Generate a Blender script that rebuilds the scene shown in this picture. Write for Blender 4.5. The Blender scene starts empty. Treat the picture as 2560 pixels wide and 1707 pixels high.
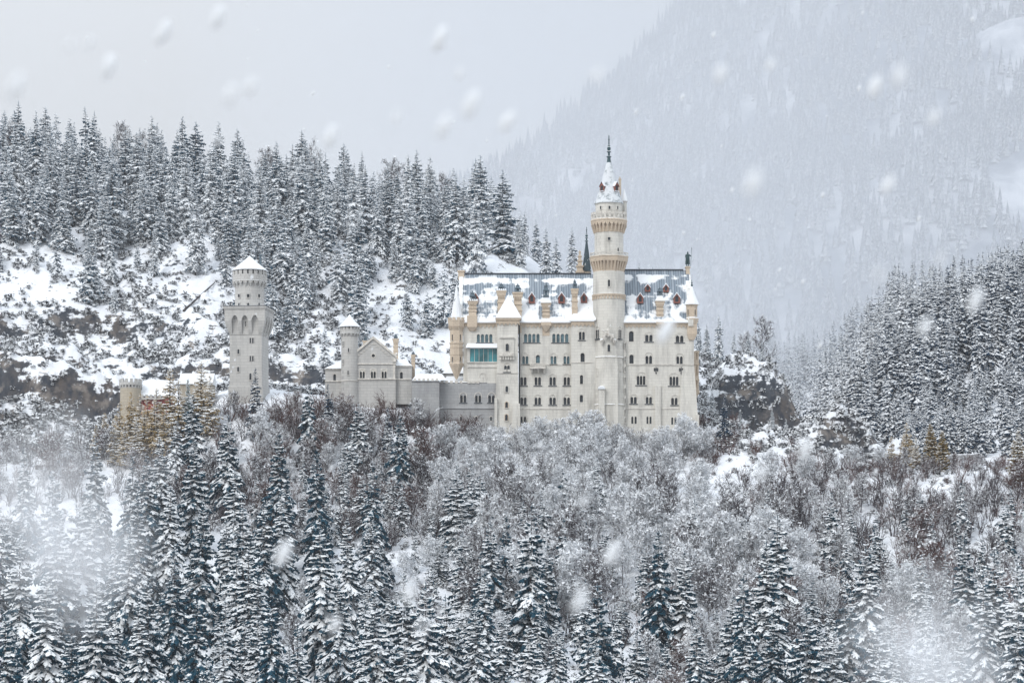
import bpy, bmesh, math, random
import numpy as np
from mathutils import Vector, Matrix

# ------------------------------------------------------------------ camera, sky, sun, exposure
SC = bpy.context.scene
COL = SC.collection
FP = 6000.0            # focal length in photo pixels (photo is 2560 x 1707)
HZ = 1500.0            # photo row of eye level
cam_d = bpy.data.cameras.new('camera')
cam = bpy.data.objects.new('camera', cam_d)
COL.objects.link(cam)
cam.location = (0, 0, 0)
cam.rotation_euler = (math.radians(90), 0, 0)
cam_d.sensor_width = 36
cam_d.lens = 36 * FP / 2560
cam_d.shift_y = (HZ - 853.5) / 2560      # a shift lens: uprights stay upright
cam_d.clip_start = 0.5
cam_d.clip_end = 60000
cam_d.dof.use_dof = True
cam_d.dof.focus_distance = 600
cam_d.dof.aperture_fstop = 2.8
SC.camera = cam

SUN_EL, SUN_AZ = 42, 215                 # elevation; azimuth from +Y clockwise: behind the camera, to the left
world = bpy.data.worlds.new('World')
SC.world = world
world.use_nodes = True
wn, wl = world.node_tree.nodes, world.node_tree.links
wn.clear()
w_out = wn.new('ShaderNodeOutputWorld')
w_bg = wn.new('ShaderNodeBackground')
sky = wn.new('ShaderNodeTexSky')
sky.sky_type = 'NISHITA'
sky.sun_disc = False
sky.sun_elevation = math.radians(SUN_EL)
sky.sun_rotation = math.radians(SUN_AZ)
sky.dust_density = 6
w_bg.inputs['Strength'].default_value = 0.1
# the overcast: a closed grey deck, brighter overhead than at the horizon, that hides nearly all of the clear sky
tc = wn.new('ShaderNodeTexCoord')
sep = wn.new('ShaderNodeSeparateXYZ')
wl.new(tc.outputs['Generated'], sep.inputs[0])
mr = wn.new('ShaderNodeMapRange')
mr.inputs['From Min'].default_value = 0.0
mr.inputs['From Max'].default_value = 1.0
mr.inputs['To Min'].default_value = 4.1
mr.inputs['To Max'].default_value = 15.0
wl.new(sep.outputs['Z'], mr.inputs['Value'])
nz = wn.new('ShaderNodeTexNoise')
nz.inputs['Scale'].default_value = 2.5
nz.inputs['Detail'].default_value = 4
wl.new(tc.outputs['Generated'], nz.inputs['Vector'])
nm = wn.new('ShaderNodeMapRange')
nm.inputs['From Min'].default_value = 0.3
nm.inputs['From Max'].default_value = 0.7
nm.inputs['To Min'].default_value = 0.95
nm.inputs['To Max'].default_value = 1.05
wl.new(nz.outputs['Fac'], nm.inputs['Value'])
mu = wn.new('ShaderNodeMath')
mu.operation = 'MULTIPLY'
wl.new(mr.outputs[0], mu.inputs[0])
wl.new(nm.outputs[0], mu.inputs[1])
tint = wn.new('ShaderNodeVectorMath')
tint.operation = 'SCALE'
tcol = wn.new('ShaderNodeMix')           # cooler light from overhead than from the horizon
tcol.data_type = 'RGBA'
tcol.inputs['A'].default_value = (0.995, 0.99, 0.975, 1)
tcol.inputs['B'].default_value = (0.87, 0.96, 1.06, 1)
zc = wn.new('ShaderNodeMath')
zc.operation = 'POWER'
zc.use_clamp = True
zc.inputs[1].default_value = 0.6
wl.new(sep.outputs['Z'], zc.inputs[0])
wl.new(zc.outputs[0], tcol.inputs['Factor'])
wl.new(tcol.outputs['Result'], tint.inputs[0])
wl.new(mu.outputs[0], tint.inputs['Scale'])
mixw = wn.new('ShaderNodeMix')
mixw.data_type = 'RGBA'
mixw.inputs['Factor'].default_value = 0.93
wl.new(sky.outputs[0], mixw.inputs['A'])
wl.new(tint.outputs[0], mixw.inputs['B'])
wl.new(mixw.outputs['Result'], w_bg.inputs['Color'])
wl.new(w_bg.outputs[0], w_out.inputs['Surface'])

sun_d = bpy.data.lights.new('sun', 'SUN')
sun_d.energy = 1.3
sun_d.angle = math.radians(25)
sun_d.color = (1.0, 0.97, 0.93)
sun = bpy.data.objects.new('sun', sun_d)
COL.objects.link(sun)
sv = Vector((math.sin(math.radians(SUN_AZ)) * math.cos(math.radians(SUN_EL)),
             math.cos(math.radians(SUN_AZ)) * math.cos(math.radians(SUN_EL)),
             math.sin(math.radians(SUN_EL))))
sun.rotation_euler = sv.to_track_quat('Z', 'Y').to_euler()

SC.view_settings.view_transform = 'Standard'
SC.view_settings.look = 'None'
SC.view_settings.exposure = 0.24
SC.view_settings.gamma = 1.0
SC.view_settings.use_curve_mapping = False
cy = SC.cycles
cy.use_denoising = True
cy.max_bounces = 14
cy.diffuse_bounces = 3
cy.glossy_bounces = 2
cy.transmission_bounces = 2
cy.volume_bounces = 12
cy.transparent_max_bounces = 4
cy.caustics_reflective = False
cy.caustics_refractive = False

# ------------------------------------------------------------------ helpers
def PX(px, D=600.0):
    return (px - 1280.0) * D / FP
def PZ(py, D=600.0):
    return (HZ - py) * D / FP

class MB:
    """Collects faces; build() links them as ONE mesh object."""
    def __init__(s):
        s.v, s.f, s.m = [], [], []
    def add(s, vs, fs, m=0):
        o = len(s.v)
        s.v.extend([tuple(p) for p in vs])
        for f in fs:
            s.f.append(tuple(i + o for i in f))
            s.m.append(m)
    def quad(s, a, b, c, d, m=0):
        s.add([a, b, c, d], [(0, 1, 2, 3)], m)
    def box(s, x0, x1, y0, y1, z0, z1, m=0):
        vs = [(x0, y0, z0), (x1, y0, z0), (x1, y1, z0), (x0, y1, z0), (x0, y0, z1), (x1, y0, z1), (x1, y1, z1), (x0, y1, z1)]
        s.add(vs, [(0, 3, 2, 1), (4, 5, 6, 7), (0, 1, 5, 4), (1, 2, 6, 5), (2, 3, 7, 6), (3, 0, 4, 7)], m)
    def pbox(s, px0, px1, py0, py1, Df, Db, m=0):
        s.box(PX(px0, Df), PX(px1, Df), Df, Db, PZ(py1, Df), PZ(py0, Df), m)
    def frustum(s, b0, z0, b1, z1, m=0):
        """b = (x0,x1,y0,y1) rectangle at z0 and at z1"""
        def r(b, z):
            return [(b[0], b[2], z), (b[1], b[2], z), (b[1], b[3], z), (b[0], b[3], z)]
        s.add(r(b0, z0) + r(b1, z1), [(0, 3, 2, 1), (4, 5, 6, 7), (0, 1, 5, 4), (1, 2, 6, 5), (2, 3, 7, 6), (3, 0, 4, 7)], m)
    def lathe(s, cx, cy, prof, n=24, a0=0.0, m=0, cap=True, sy=1.0):
        o = len(s.v)
        k = len(prof)
        for r, z in prof:
            for i in range(n):
                a = a0 + 2 * math.pi * i / n
                s.v.append((cx + r * math.cos(a), cy + sy * r * math.sin(a), z))
        for j in range(k - 1):
            for i in range(n):
                i2 = (i + 1) % n
                s.f.append((o + j * n + i, o + j * n + i2, o + (j + 1) * n + i2, o + (j + 1) * n + i))
                s.m.append(m)
        if cap:
            s.f.append(tuple(o + i for i in reversed(range(n))))
            s.m.append(m)
            s.f.append(tuple(o + (k - 1) * n + i for i in range(n)))
            s.m.append(m)
    def ring(s, cx, cy, r0, r1, z0, z1, n, w, a0=0.0, m=0, only_front=False, r0b=None, r1b=None):
        """n radial blocks of angular share w between radii r0..r1 (r0b, r1b at the bottom)"""
        r0b = r0 if r0b is None else r0b
        r1b = r1 if r1b is None else r1b
        for i in range(n):
            a = a0 + 2 * math.pi * i / n
            d = math.pi / n * w
            vs = []
            for (ra, rb, z) in ((r0b, r1b, z0), (r0, r1, z1)):
                for (rr, aa) in ((ra, a - d), (rb, a - d), (rb, a + d), (ra, a + d)):
                    vs.append((cx + rr * math.cos(aa), cy + rr * math.sin(aa), z))
            s.add(vs, [(0, 3, 2, 1), (4, 5, 6, 7), (0, 1, 5, 4), (1, 2, 6, 5), (2, 3, 7, 6), (3, 0, 4, 7)], m)
    def tube(s, a, b, r0, r1, n=6, m=0):
        a, b = Vector(a), Vector(b)
        d = (b - a).normalized()
        u = d.orthogonal().normalized()
        w = d.cross(u)
        vs = []
        for (p, r) in ((a, r0), (b, r1)):
            for i in range(n):
                t = 2 * math.pi * i / n
                vs.append(p + u * (r * math.cos(t)) + w * (r * math.sin(t)))
        fs = [(i, (i + 1) % n, n + (i + 1) % n, n + i) for i in range(n)]
        fs += [tuple(reversed(range(n))), tuple(range(n, 2 * n))]
        s.add(vs, fs, m)
    def build(s, name, mats, parent=None, smooth=False):
        me = bpy.data.meshes.new(name)
        me.from_pydata([tuple(p) for p in s.v], [], s.f)
        mats = mats if isinstance(mats, (list, tuple)) else [mats]
        for m in mats:
            me.materials.append(m)
        if len(mats) > 1:
            me.polygons.foreach_set('material_index', s.m)
        if smooth:
            me.polygons.foreach_set('use_smooth', [True] * len(me.polygons))
        me.update()
        return link(name, me, parent)

def link(name, me, parent=None):
    o = bpy.data.objects.new(name, me)
    COL.objects.link(o)
    if parent is not None:
        o.parent = parent
        o.matrix_parent_inverse = Matrix.Translation(-parent.location) if parent.type == 'EMPTY' and parent.get('rooted') else Matrix()
    return o
def tag(o, label=None, cat=None, group=None, kind=None):
    for k, v in (('label', label), ('category', cat), ('group', group), ('kind', kind)):
        if v:
            o[k] = v
    return o
def thing(name, label, cat, loc=(0, 0, 0), group=None):
    """An Empty at the base of the thing; its parts are built in world coordinates"""
    o = bpy.data.objects.new(name, None)
    COL.objects.link(o)
    o.location = loc
    o['rooted'] = 1
    return tag(o, label, cat, group)

# numpy value noise
def _hash(ix, iy, seed):
    n = (ix.astype(np.int64) * 374761393 + iy.astype(np.int64) * 668265263 + seed * 1442695041) & 0xffffffff
    n = ((n ^ (n >> 13)) * 1274126177) & 0xffffffff
    n = n ^ (n >> 16)
    return (n & 0xffff) / 65535.0
def vnoise(x, y, seed=0):
    x, y = np.asarray(x, float), np.asarray(y, float)
    ix, iy = np.floor(x), np.floor(y)
    fx, fy = x - ix, y - iy
    fx, fy = fx * fx * (3 - 2 * fx), fy * fy * (3 - 2 * fy)
    a, b = _hash(ix, iy, seed), _hash(ix + 1, iy, seed)
    c, d = _hash(ix, iy + 1, seed), _hash(ix + 1, iy + 1, seed)
    return (a * (1 - fx) + b * fx) * (1 - fy) + (c * (1 - fx) + d * fx) * fy
def fbm(x, y, seed=0, octs=4):
    t, a, s = 0.0, 0.5, 0.0
    for i in range(octs):
        t = t + a * vnoise(np.asarray(x) * 2 ** i, np.asarray(y) * 2 ** i, seed + i * 17)
        s += a
        a *= 0.5
    return t / s - 0.5

# ------------------------------------------------------------------ materials
class NT:
    def __init__(s, name):
        s.mat = bpy.data.materials.new(name)
        s.mat.use_nodes = True
        s.n, s.l = s.mat.node_tree.nodes, s.mat.node_tree.links
        s.b = s.n['Principled BSDF']
        s.b.inputs['Roughness'].default_value = 0.85
        s.b.inputs['Specular IOR Level'].default_value = 0.2
    def geo(s, out='Normal'):
        return s.n.new('ShaderNodeNewGeometry').outputs[out]
    def coord(s, out='Object'):
        return s.n.new('ShaderNodeTexCoord').outputs[out]
    def sep(s, v, i):
        q = s.n.new('ShaderNodeSeparateXYZ')
        s.l.new(v, q.inputs[0])
        return q.outputs[i]
    def comb(s, *a):
        q = s.n.new('ShaderNodeCombineXYZ')
        for i, v in enumerate(a):
            s.put(v, q.inputs[i])
        return q.outputs[0]
    def put(s, v, i):
        if hasattr(v, 'is_linked') or hasattr(v, 'links'):
            s.l.new(v, i)
        else:
            i.default_value = v
    def math(s, op, a, b=0.0, clamp=False):
        q = s.n.new('ShaderNodeMath')
        q.operation = op
        q.use_clamp = clamp
        s.put(a, q.inputs[0])
        s.put(b, q.inputs[1])
        return q.outputs[0]
    def noise(s, vec, scale, detail=3.0, rough=0.55, out='Fac'):
        q = s.n.new('ShaderNodeTexNoise')
        s.l.new(vec, q.inputs['Vector'])
        q.inputs['Scale'].default_value = scale
        q.inputs['Detail'].default_value = detail
        q.inputs['Roughness'].default_value = rough
        return q.outputs[out]
    def scale(s, vec, sc, loc=(0, 0, 0)):
        q = s.n.new('ShaderNodeMapping')
        s.l.new(vec, q.inputs['Vector'])
        q.inputs['Scale'].default_value = sc
        q.inputs['Location'].default_value = loc
        return q.outputs[0]
    def rng(s, v, a, b, c=0.0, d=1.0):
        q = s.n.new('ShaderNodeMapRange')
        s.put(v, q.inputs['Value'])
        q.inputs['From Min'].default_value = a
        q.inputs['From Max'].default_value = b
        q.inputs['To Min'].default_value = c
        q.inputs['To Max'].default_value = d
        return q.outputs[0]
    def mix(s, f, a, b):
        q = s.n.new('ShaderNodeMix')
        q.data_type = 'RGBA'
        s.put(f, q.inputs['Factor'])
        for v, i in ((a, 'A'), (b, 'B')):
            if isinstance(v, tuple):
                v = v if len(v) == 4 else v + (1.0,)
            s.put(v, q.inputs[i])
        return q.outputs['Result']
    def bump(s, h, strength=0.4, dist=0.1):
        q = s.n.new('ShaderNodeBump')
        s.l.new(h, q.inputs['Height'])
        q.inputs['Strength'].default_value = strength
        q.inputs['Distance'].default_value = dist
        s.l.new(q.outputs[0], s.b.inputs['Normal'])
    def color(s, c):
        if isinstance(c, tuple):
            c = c if len(c) == 4 else c + (1.0,)
        s.put(c, s.b.inputs['Base Color'])
        return s

SNOW = (0.83, 0.855, 0.88)

def m_snow():
    t = NT('snow')
    p = t.geo('Position')
    n = t.noise(p, 0.8, 4)
    t.color(t.mix(n, (0.76, 0.79, 0.83), (0.84, 0.86, 0.88)))
    t.bump(t.noise(p, 1.6, 4), 0.3, 0.15)
    return t.mat

def m_needles(name, dark, dark2, lo, hi, size=0.9, rnd=0.2, amp=0.42):
    """needles below, snow on whatever faces up, in clumps"""
    t = NT(name)
    nzv = t.sep(t.geo('Normal'), 2)
    oi = t.n.new('ShaderNodeObjectInfo').outputs['Random']
    co = t.coord('Object')
    n1 = t.noise(co, size, 3)
    s = t.math('ADD', nzv, t.rng(n1, 0.3, 0.7, -amp, amp))
    s = t.math('ADD', s, t.rng(oi, 0, 1, -rnd, rnd))
    f = t.rng(s, lo, hi)
    g = t.mix(t.noise(co, 2.3, 2), dark, dark2)
    t.color(t.mix(f, g, SNOW))
    t.b.inputs['Roughness'].default_value = 0.9
    return t.mat

def m_bark(name, c1, c2, lo=0.2, hi=0.6):
    t = NT(name)
    nzv = t.sep(t.geo('Normal'), 2)
    co = t.coord('Object')
    oi = t.n.new('ShaderNodeObjectInfo').outputs['Random']
    s = t.math('ADD', nzv, t.rng(t.noise(co, 0.7, 3), 0.3, 0.7, -0.4, 0.4))
    s = t.math('ADD', s, t.rng(oi, 0, 1, -0.3, 0.25))
    f = t.rng(s, lo, hi)
    t.color(t.mix(f, t.mix(t.noise(co, 1.5, 2), c1, c2), SNOW))
    return t.mat

def stone_nodes(t, base, base2, joint, course=0.72, blk=1.7, jw=0.05):
    p = t.geo('Position')
    x = t.math('ADD', t.sep(p, 0), t.math('MULTIPLY', t.sep(p, 1), 0.83))
    v = t.comb(x, t.sep(p, 2), 0.0)
    b = t.n.new('ShaderNodeTexBrick')
    t.l.new(v, b.inputs['Vector'])
    b.inputs['Color1'].default_value = base + (1,)
    b.inputs['Color2'].default_value = base2 + (1,)
    b.inputs['Mortar'].default_value = joint + (1,)
    b.inputs['Scale'].default_value = 1.0
    b.inputs['Brick Width'].default_value = blk
    b.inputs['Row Height'].default_value = course
    b.inputs['Mortar Size'].default_value = jw
    b.inputs['Mortar Smooth'].default_value = 0.6
    b.inputs['Bias'].default_value = -0.2
    return p, b.outputs['Color'], b.outputs['Fac']

def m_stone(name, base, base2, joint, stain=(0.30, 0.29, 0.27), snow=True, amt=0.5, **kw):
    """coursed ashlar with weather streaks; snow lies where it faces up"""
    t = NT(name)
    p, c, fac = stone_nodes(t, base, base2, joint, **kw)
    st = t.noise(t.scale(p, (0.55, 0.55, 0.09)), 1.0, 5, 0.65)
    c = t.mix(t.rng(st, 0.48, 0.72, 0.0, amt), c, stain)
    bl = t.noise(p, 0.16, 3)
    c = t.mix(t.rng(bl, 0.35, 0.7, 0.0, 0.30), c, tuple(min(1, q * 1.12) for q in base))
    if snow:
        nzv = t.sep(t.geo('True Normal'), 2)
        c = t.mix(t.rng(t.math('ADD', nzv, t.rng(t.noise(p, 1.2, 2), 0.3, 0.7, -0.08, 0.08)), 0.55, 0.7), c, SNOW)
    t.color(c)
    t.bump(t.math('ADD', t.math('MULTIPLY', fac, -0.6), t.noise(p, 3.0, 3)), 0.25, 0.06)
    return t.mat

def m_plain(name, c, rough=0.7, snow=True, metallic=0.0, var=0.25):
    t = NT(name)
    p = t.geo('Position')
    col = t.mix(t.rng(t.noise(p, 1.4, 4), 0.3, 0.7), tuple(q * (1 - var) for q in c), tuple(min(1, q * (1 + var)) for q in c))
    if snow:
        nzv = t.sep(t.geo('True Normal'), 2)
        col = t.mix(t.rng(nzv, 0.5, 0.68), col, SNOW)
    t.color(col)
    t.b.inputs['Roughness'].default_value = rough
    t.b.inputs['Metallic'].default_value = metallic
    return t.mat

def m_glass(name, c, rough=0.12, var=0.4, scale=0.5):
    t = NT(name)
    p = t.geo('Position')
    t.color(t.mix(t.rng(t.noise(p, scale, 2), 0.35, 0.65), tuple(q * (1 - var) for q in c), tuple(q * (1 + var) for q in c)))
    t.b.inputs['Roughness'].default_value = rough
    t.b.inputs['Specular IOR Level'].default_value = 0.5
    return t.mat

def m_roof(name, z0, z1, bare_lo, bare_hi, seam=0.62):
    """standing-seam sheet metal with snow lying in slid patches"""
    t = NT(name)
    p = t.geo('Position')
    x, z = t.sep(p, 0), t.sep(p, 2)
    h = t.rng(z, z0, z1)
    n = t.noise(t.scale(p, (0.22, 0.0, 0.20)), 1.0, 5, 0.62)
    n2 = t.noise(t.scale(p, (0.75, 0.0, 0.22), (7, 0, 3)), 1.0, 3)
    n3 = t.noise(t.scale(p, (0.10, 0.0, 0.6), (3, 0, 11)), 1.0, 3)
    q = t.math('ADD', t.math('MULTIPLY', n, 0.5), t.math('ADD', t.math('MULTIPLY', n2, 0.22), t.math('MULTIPLY', n3, 0.28)))
    cr = t.n.new('ShaderNodeFloatCurve')       # how far up the slope the sheet has shed its snow
    t.l.new(h, cr.inputs['Value'])
    cv = cr.mapping.curves[0]
    pts = [(0.0, 0.0), (0.10, 0.30), (0.30, 0.50), (0.48, 0.46), (0.64, 0.70), (0.76, 0.60), (0.84, 0.34), (0.89, 0.36), (0.93, 0.9), (1.0, 1.0)]
    cv.points[0].location, cv.points[1].location = pts[0], pts[-1]
    for a in pts[1:-1]:
        cv.points.new(*a)
    cr.mapping.update()
    bare = t.rng(t.math('ADD', t.rng(q, 0.41, 0.59, -0.45, 0.45), cr.outputs[0]), bare_lo, bare_hi)
    sx = t.math('FRACT', t.math('MULTIPLY', x, 1 / seam))
    line = t.math('LESS_THAN', sx, 0.22)
    cell = t.n.new('ShaderNodeTexWhiteNoise')
    cell.noise_dimensions = '1D'
    t.l.new(t.math('FLOOR', t.math('MULTIPLY', x, 1 / (seam * 1.0))), cell.inputs['W'])
    met = t.mix(cell.outputs['Value'], (0.21, 0.26, 0.31), (0.38, 0.43, 0.48))
    met = t.mix(t.rng(t.noise(t.scale(p, (1.5, 0.3, 0.25)), 1.0, 4), 0.35, 0.7, 0, 0.5), met, (0.12, 0.15, 0.19))
    met = t.mix(t.math('MULTIPLY', line, 0.75), met, (0.05, 0.065, 0.09))
    t.color(t.mix(bare, SNOW, met))
    t.b.inputs['Roughness'].default_value = 0.6
    t.bump(t.math('ADD', t.math('MULTIPLY', bare, -1.0), t.math('MULTIPLY', t.noise(p, 1.2, 3), 0.3)), 0.5, 0.25)
    return t.mat

def m_snowroof(name, under, lo=0.64, hi=0.7, SNOW=SNOW):
    t = NT(name)
    p = t.geo('Position')
    n = t.noise(p, 0.9, 5, 0.65)
    t.color(t.mix(t.rng(n, lo, hi), SNOW, under))
    t.bump(t.noise(p, 1.0, 3), 0.25, 0.15)
    return t.mat

def m_ground():
    t = NT('snowy_ground')
    nzv = t.sep(t.geo('Normal'), 2)
    p = t.geo('Position')
    big = t.noise(p, 0.06, 5, 0.6)
    fine = t.noise(p, 0.45, 5, 0.7)
    led = t.noise(t.scale(p, (0.12, 0.12, 0.9)), 1.0, 4, 0.6)
    s = t.math('ADD', nzv, t.rng(fine, 0.3, 0.7, -0.34, 0.34))
    s = t.math('ADD', s, t.rng(led, 0.3, 0.7, -0.20, 0.20))
    f = t.rng(s, 0.46, 0.60)
    rock = t.mix(t.rng(big, 0.4, 0.62), (0.060, 0.070, 0.085), (0.105, 0.09, 0.082))
    rock = t.mix(t.rng(t.noise(t.scale(p, (0.6, 0.6, 0.3)), 1.0, 4), 0.4, 0.65), rock, (0.035, 0.042, 0.055))
    rock = t.mix(t.rng(t.noise(p, 0.25, 4), 0.52, 0.66), rock, (0.23, 0.205, 0.185))
    t.color(t.mix(f, rock, t.mix(t.noise(p, 0.2, 3), (0.74, 0.77, 0.82), (0.83, 0.85, 0.88))))
    t.bump(t.math('ADD', t.noise(p, 0.7, 5, 0.65), t.math('MULTIPLY', t.noise(p, 2.5, 3), 0.4)), 0.6, 0.6)
    return t.mat

def m_mountain():
    t = NT('hazed_frosty_mountainside')  # frosted woods; the pale, low-contrast tones also paint in haze
    p = t.geo('Position')
    nzv = t.sep(t.geo('Normal'), 2)
    streak = t.noise(t.scale(p, (0.006, 0.003, 0.0025)), 1.0, 6, 0.62)
    fine = t.noise(t.scale(p, (0.05, 0.03, 0.02)), 1.0, 4, 0.6)
    f = t.rng(t.math('ADD', streak, t.math('MULTIPLY', fine, 0.35)), 0.60, 0.82)
    t.color(t.mix(f, t.mix(fine, (0.12, 0.14, 0.18), (0.26, 0.29, 0.34)), (0.60, 0.62, 0.66)))
    return t.mat

M = {}
M['snow'] = m_snow()
M['ground'] = m_ground()
M['mountain'] = m_mountain()
M['needles'] = m_needles('snowy_needles', (0.004, 0.042, 0.074), (0.012, 0.060, 0.092), 0.57, 0.69, 0.7, rnd=0.11, amp=0.30)
M['rime'] = m_needles('rimed_needles', (0.024, 0.078, 0.130), (0.055, 0.125, 0.180), -0.08, 0.24, 0.6)
M['dark_needles'] = m_needles('dark_needles', (0.005, 0.028, 0.064), (0.012, 0.046, 0.092), 0.64, 0.80, 0.5)
M['larch'] = m_needles('larch_needles', (0.38, 0.26, 0.11), (0.50, 0.39, 0.22), 0.45, 0.80, 0.9)
M['larch_dark'] = m_needles('olive_needles', (0.16, 0.115, 0.03), (0.30, 0.19, 0.05), 0.55, 0.95, 0.9)
M['bluepine'] = m_needles('blue_green_needles', (0.07, 0.12, 0.12), (0.16, 0.22, 0.21), 0.25, 0.65, 0.9)
M['trunk'] = m_bark('spruce_bark', (0.035, 0.032, 0.034), (0.07, 0.06, 0.06), 0.7, 1.0)
M['twigs'] = m_bark('bare_twigs', (0.038, 0.030, 0.036), (0.08, 0.062, 0.068), 0.40, 0.70)
M['twigs_white'] = m_bark('frosted_twigs', (0.09, 0.085, 0.095), (0.20, 0.19, 0.20), 0.14, 0.52)
M['twigs_brown'] = m_bark('brown_twigs', (0.055, 0.032, 0.032), (0.13, 0.065, 0.055), 0.45, 0.85)
M['shrub'] = m_needles('shrub_twigs', (0.035, 0.042, 0.052), (0.09, 0.085, 0.09), -0.22, 0.20, 1.4)
M['stone'] = m_stone('pale_limestone', (0.67, 0.65, 0.60), (0.62, 0.60, 0.555), (0.53, 0.515, 0.475), amt=0.75)
M['stone_grey'] = m_stone('grey_limestone', (0.36, 0.365, 0.37), (0.42, 0.42, 0.42), (0.27, 0.27, 0.28), stain=(0.20, 0.20, 0.21))
M['tower_stone'] = m_stone('tower_limestone', (0.52, 0.51, 0.49), (0.47, 0.465, 0.45), (0.36, 0.355, 0.35), stain=(0.27, 0.27, 0.265), amt=0.5)
M['tan'] = m_stone('tan_sandstone', (0.61, 0.51, 0.40), (0.56, 0.465, 0.36), (0.45, 0.37, 0.29), stain=(0.38, 0.30, 0.23), course=0.45, blk=0.9)
M['tan_grey'] = m_stone('weathered_tan_stone', (0.46, 0.41, 0.33), (0.41, 0.37, 0.30), (0.33, 0.29, 0.24), stain=(0.25, 0.22, 0.18))
M['trim'] = m_plain('pale_trim', (0.62, 0.59, 0.54), 0.8)
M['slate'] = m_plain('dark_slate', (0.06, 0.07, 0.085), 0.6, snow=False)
M['verdigris'] = m_plain('dark_green_copper', (0.035, 0.075, 0.085), 0.5, metallic=0.2)
M['red'] = m_plain('red_paint', (0.26, 0.10, 0.075), 0.6)
M['redwall'] = m_plain('red_render', (0.36, 0.11, 0.10), 0.8)
M['iron'] = m_plain('black_iron', (0.05, 0.055, 0.06), 0.5, snow=False)
M['fluemetal'] = m_plain('blue_grey_flue', (0.10, 0.14, 0.17), 0.5)
M['wood'] = m_plain('dark_timber', (0.11, 0.075, 0.055), 0.8, snow=True)
M['pane'] = m_glass('dark_window_glass', (0.022, 0.028, 0.036))
M['pane_teal'] = m_glass('teal_window_glass', (0.09, 0.16, 0.19))
M['conserv'] = m_glass('conservatory_glass', (0.05, 0.22, 0.25), 0.1, 0.5, 0.3)
M['void'] = m_plain('shadowed_slot', (0.05, 0.05, 0.055), 0.9, snow=False)  # near-black tone paints the shade inside slots and openings
M['roof_w'] = m_roof('west_roof_metal', PZ(803, 599), PZ(685.5, 610), 0.40, 0.62)
M['roof_e'] = m_roof('east_roof_metal', PZ(803, 599), PZ(676, 610), 0.30, 0.52)
M['snowroof'] = m_snowroof('snow_covered_roof', (0.06, 0.08, 0.10))
M['snowroof_tower'] = m_snowroof('thin_snow_on_copper', (0.10, 0.14, 0.16), 0.50, 0.70, (0.66, 0.69, 0.72))

# ------------------------------------------------------------------ the ground
DS = [60, 200, 300, 350, 400, 450, 500, 550, 575, 590, 605, 620, 632, 645, 660, 690, 720, 760, 800, 840, 900, 1000, 1100, 1250, 1500, 1700, 2000, 2700]
FRONT = [-66, -58, -43, -32, -22, -13, -1, 18, 29]                     # heights at DS[0..8], shared by all columns
COLS = {                                                                # photo column -> heights at DS[9..]
    -1200: [34, 40, 54, 58, 63, 70, 95, 114, 134, 148, 152, 145, 130, 110, 70, 40, 20, 20, 40],
    0:    [34, 41, 55, 59, 63, 70, 93, 110, 127, 141, 149, 142, 120, 90, 60, 40, 20, 20, 40],
    180:  [34, 41, 54, 59, 62, 69, 91, 108, 125, 139, 147, 138, 116, 85, 50, 30, 20, 20, 40],
    330:  [36, 44, 50, 53, 58, 67, 89, 107, 123, 137, 144, 134, 110, 80, 50, 30, 20, 20, 40],
    480:  [38, 48, 52, 56, 60, 67, 88, 106, 122, 135, 141, 131, 106, 75, 40, 20, 10, 10, 40],
    620:  [40, 52, 55, 57, 59, 66, 86, 104, 120, 133, 138, 128, 104, 72, 40, 20, 10, 10, 40],
    800:  [41, 51, 53, 54, 57, 64, 83, 103, 118, 130, 135, 125, 100, 66, 35, 15, 5, 5, 40],
    1000: [41, 49, 50, 52, 55, 61, 80, 101, 116, 127, 130, 120, 92, 60, 30, 10, 0, 0, 40],
    1130: [39, 44, 44, 46, 50, 56, 77, 99, 115, 124, 122, 108, 80, 50, 20, 0, 0, 0, 60],
    1220: [38, 42, 42, 44, 48, 54, 76, 100, 115, 120, 115, 98, 70, 40, 10, 0, 0, 0, 80],
    1300: [38, 42, 42, 43, 45, 52, 74, 96, 110, 112, 100, 80, 55, 30, 10, 0, 0, 0, 100],
    1400: [38, 42, 42, 43, 44, 50, 70, 90, 102, 101, 86, 66, 40, 20, 5, 0, 0, 0, 120],
    1600: [37, 42, 42, 43, 44, 50, 68, 84, 96, 97, 80, 55, 30, 10, 0, 0, 0, 20, 150],
    1740: [37, 43, 48, 55, 63, 70, 72, 60, 44, 26, 15, 10, 5, 0, 10, 50, 100, 90, 150],
    1840: [36, 41, 46, 57, 62, 64, 60, 46, 30, 15, 8, 5, 10, 20, 60, 125, 132, 110, 150],
    1930: [35, 40, 47, 56, 58, 57, 50, 36, 22, 12, 10, 20, 40, 60, 100, 138, 128, 110, 160],
    2000: [34, 39, 44, 46, 45, 42, 34, 28, 22, 22, 28, 40, 62, 84, 112, 132, 125, 110, 160],
    2090: [34, 45, 46, 45, 42, 36, 30, 30, 36, 44, 54, 66, 86, 102, 116, 126, 118, 110, 160],
    2170: [33, 41, 41, 40, 38, 36, 38, 44, 54, 64, 76, 88, 104, 114, 118, 118, 110, 110, 160],
    2250: [33, 36, 37, 37, 38, 40, 48, 58, 72, 80, 90, 102, 116, 122, 116, 110, 105, 110, 160],
    2400: [33, 36, 38, 39, 41, 46, 57, 69, 81, 89, 95, 104, 112, 118, 108, 104, 100, 110, 160],
    2560: [33, 36, 39, 41, 44, 49, 62, 76, 88, 96, 101, 104, 104, 100, 104, 100, 100, 110, 160],
    3800: [33, 40, 46, 52, 58, 66, 82, 98, 112, 122, 128, 130, 128, 130, 120, 110, 110, 120, 160],
}
_US = sorted(COLS)
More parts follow.
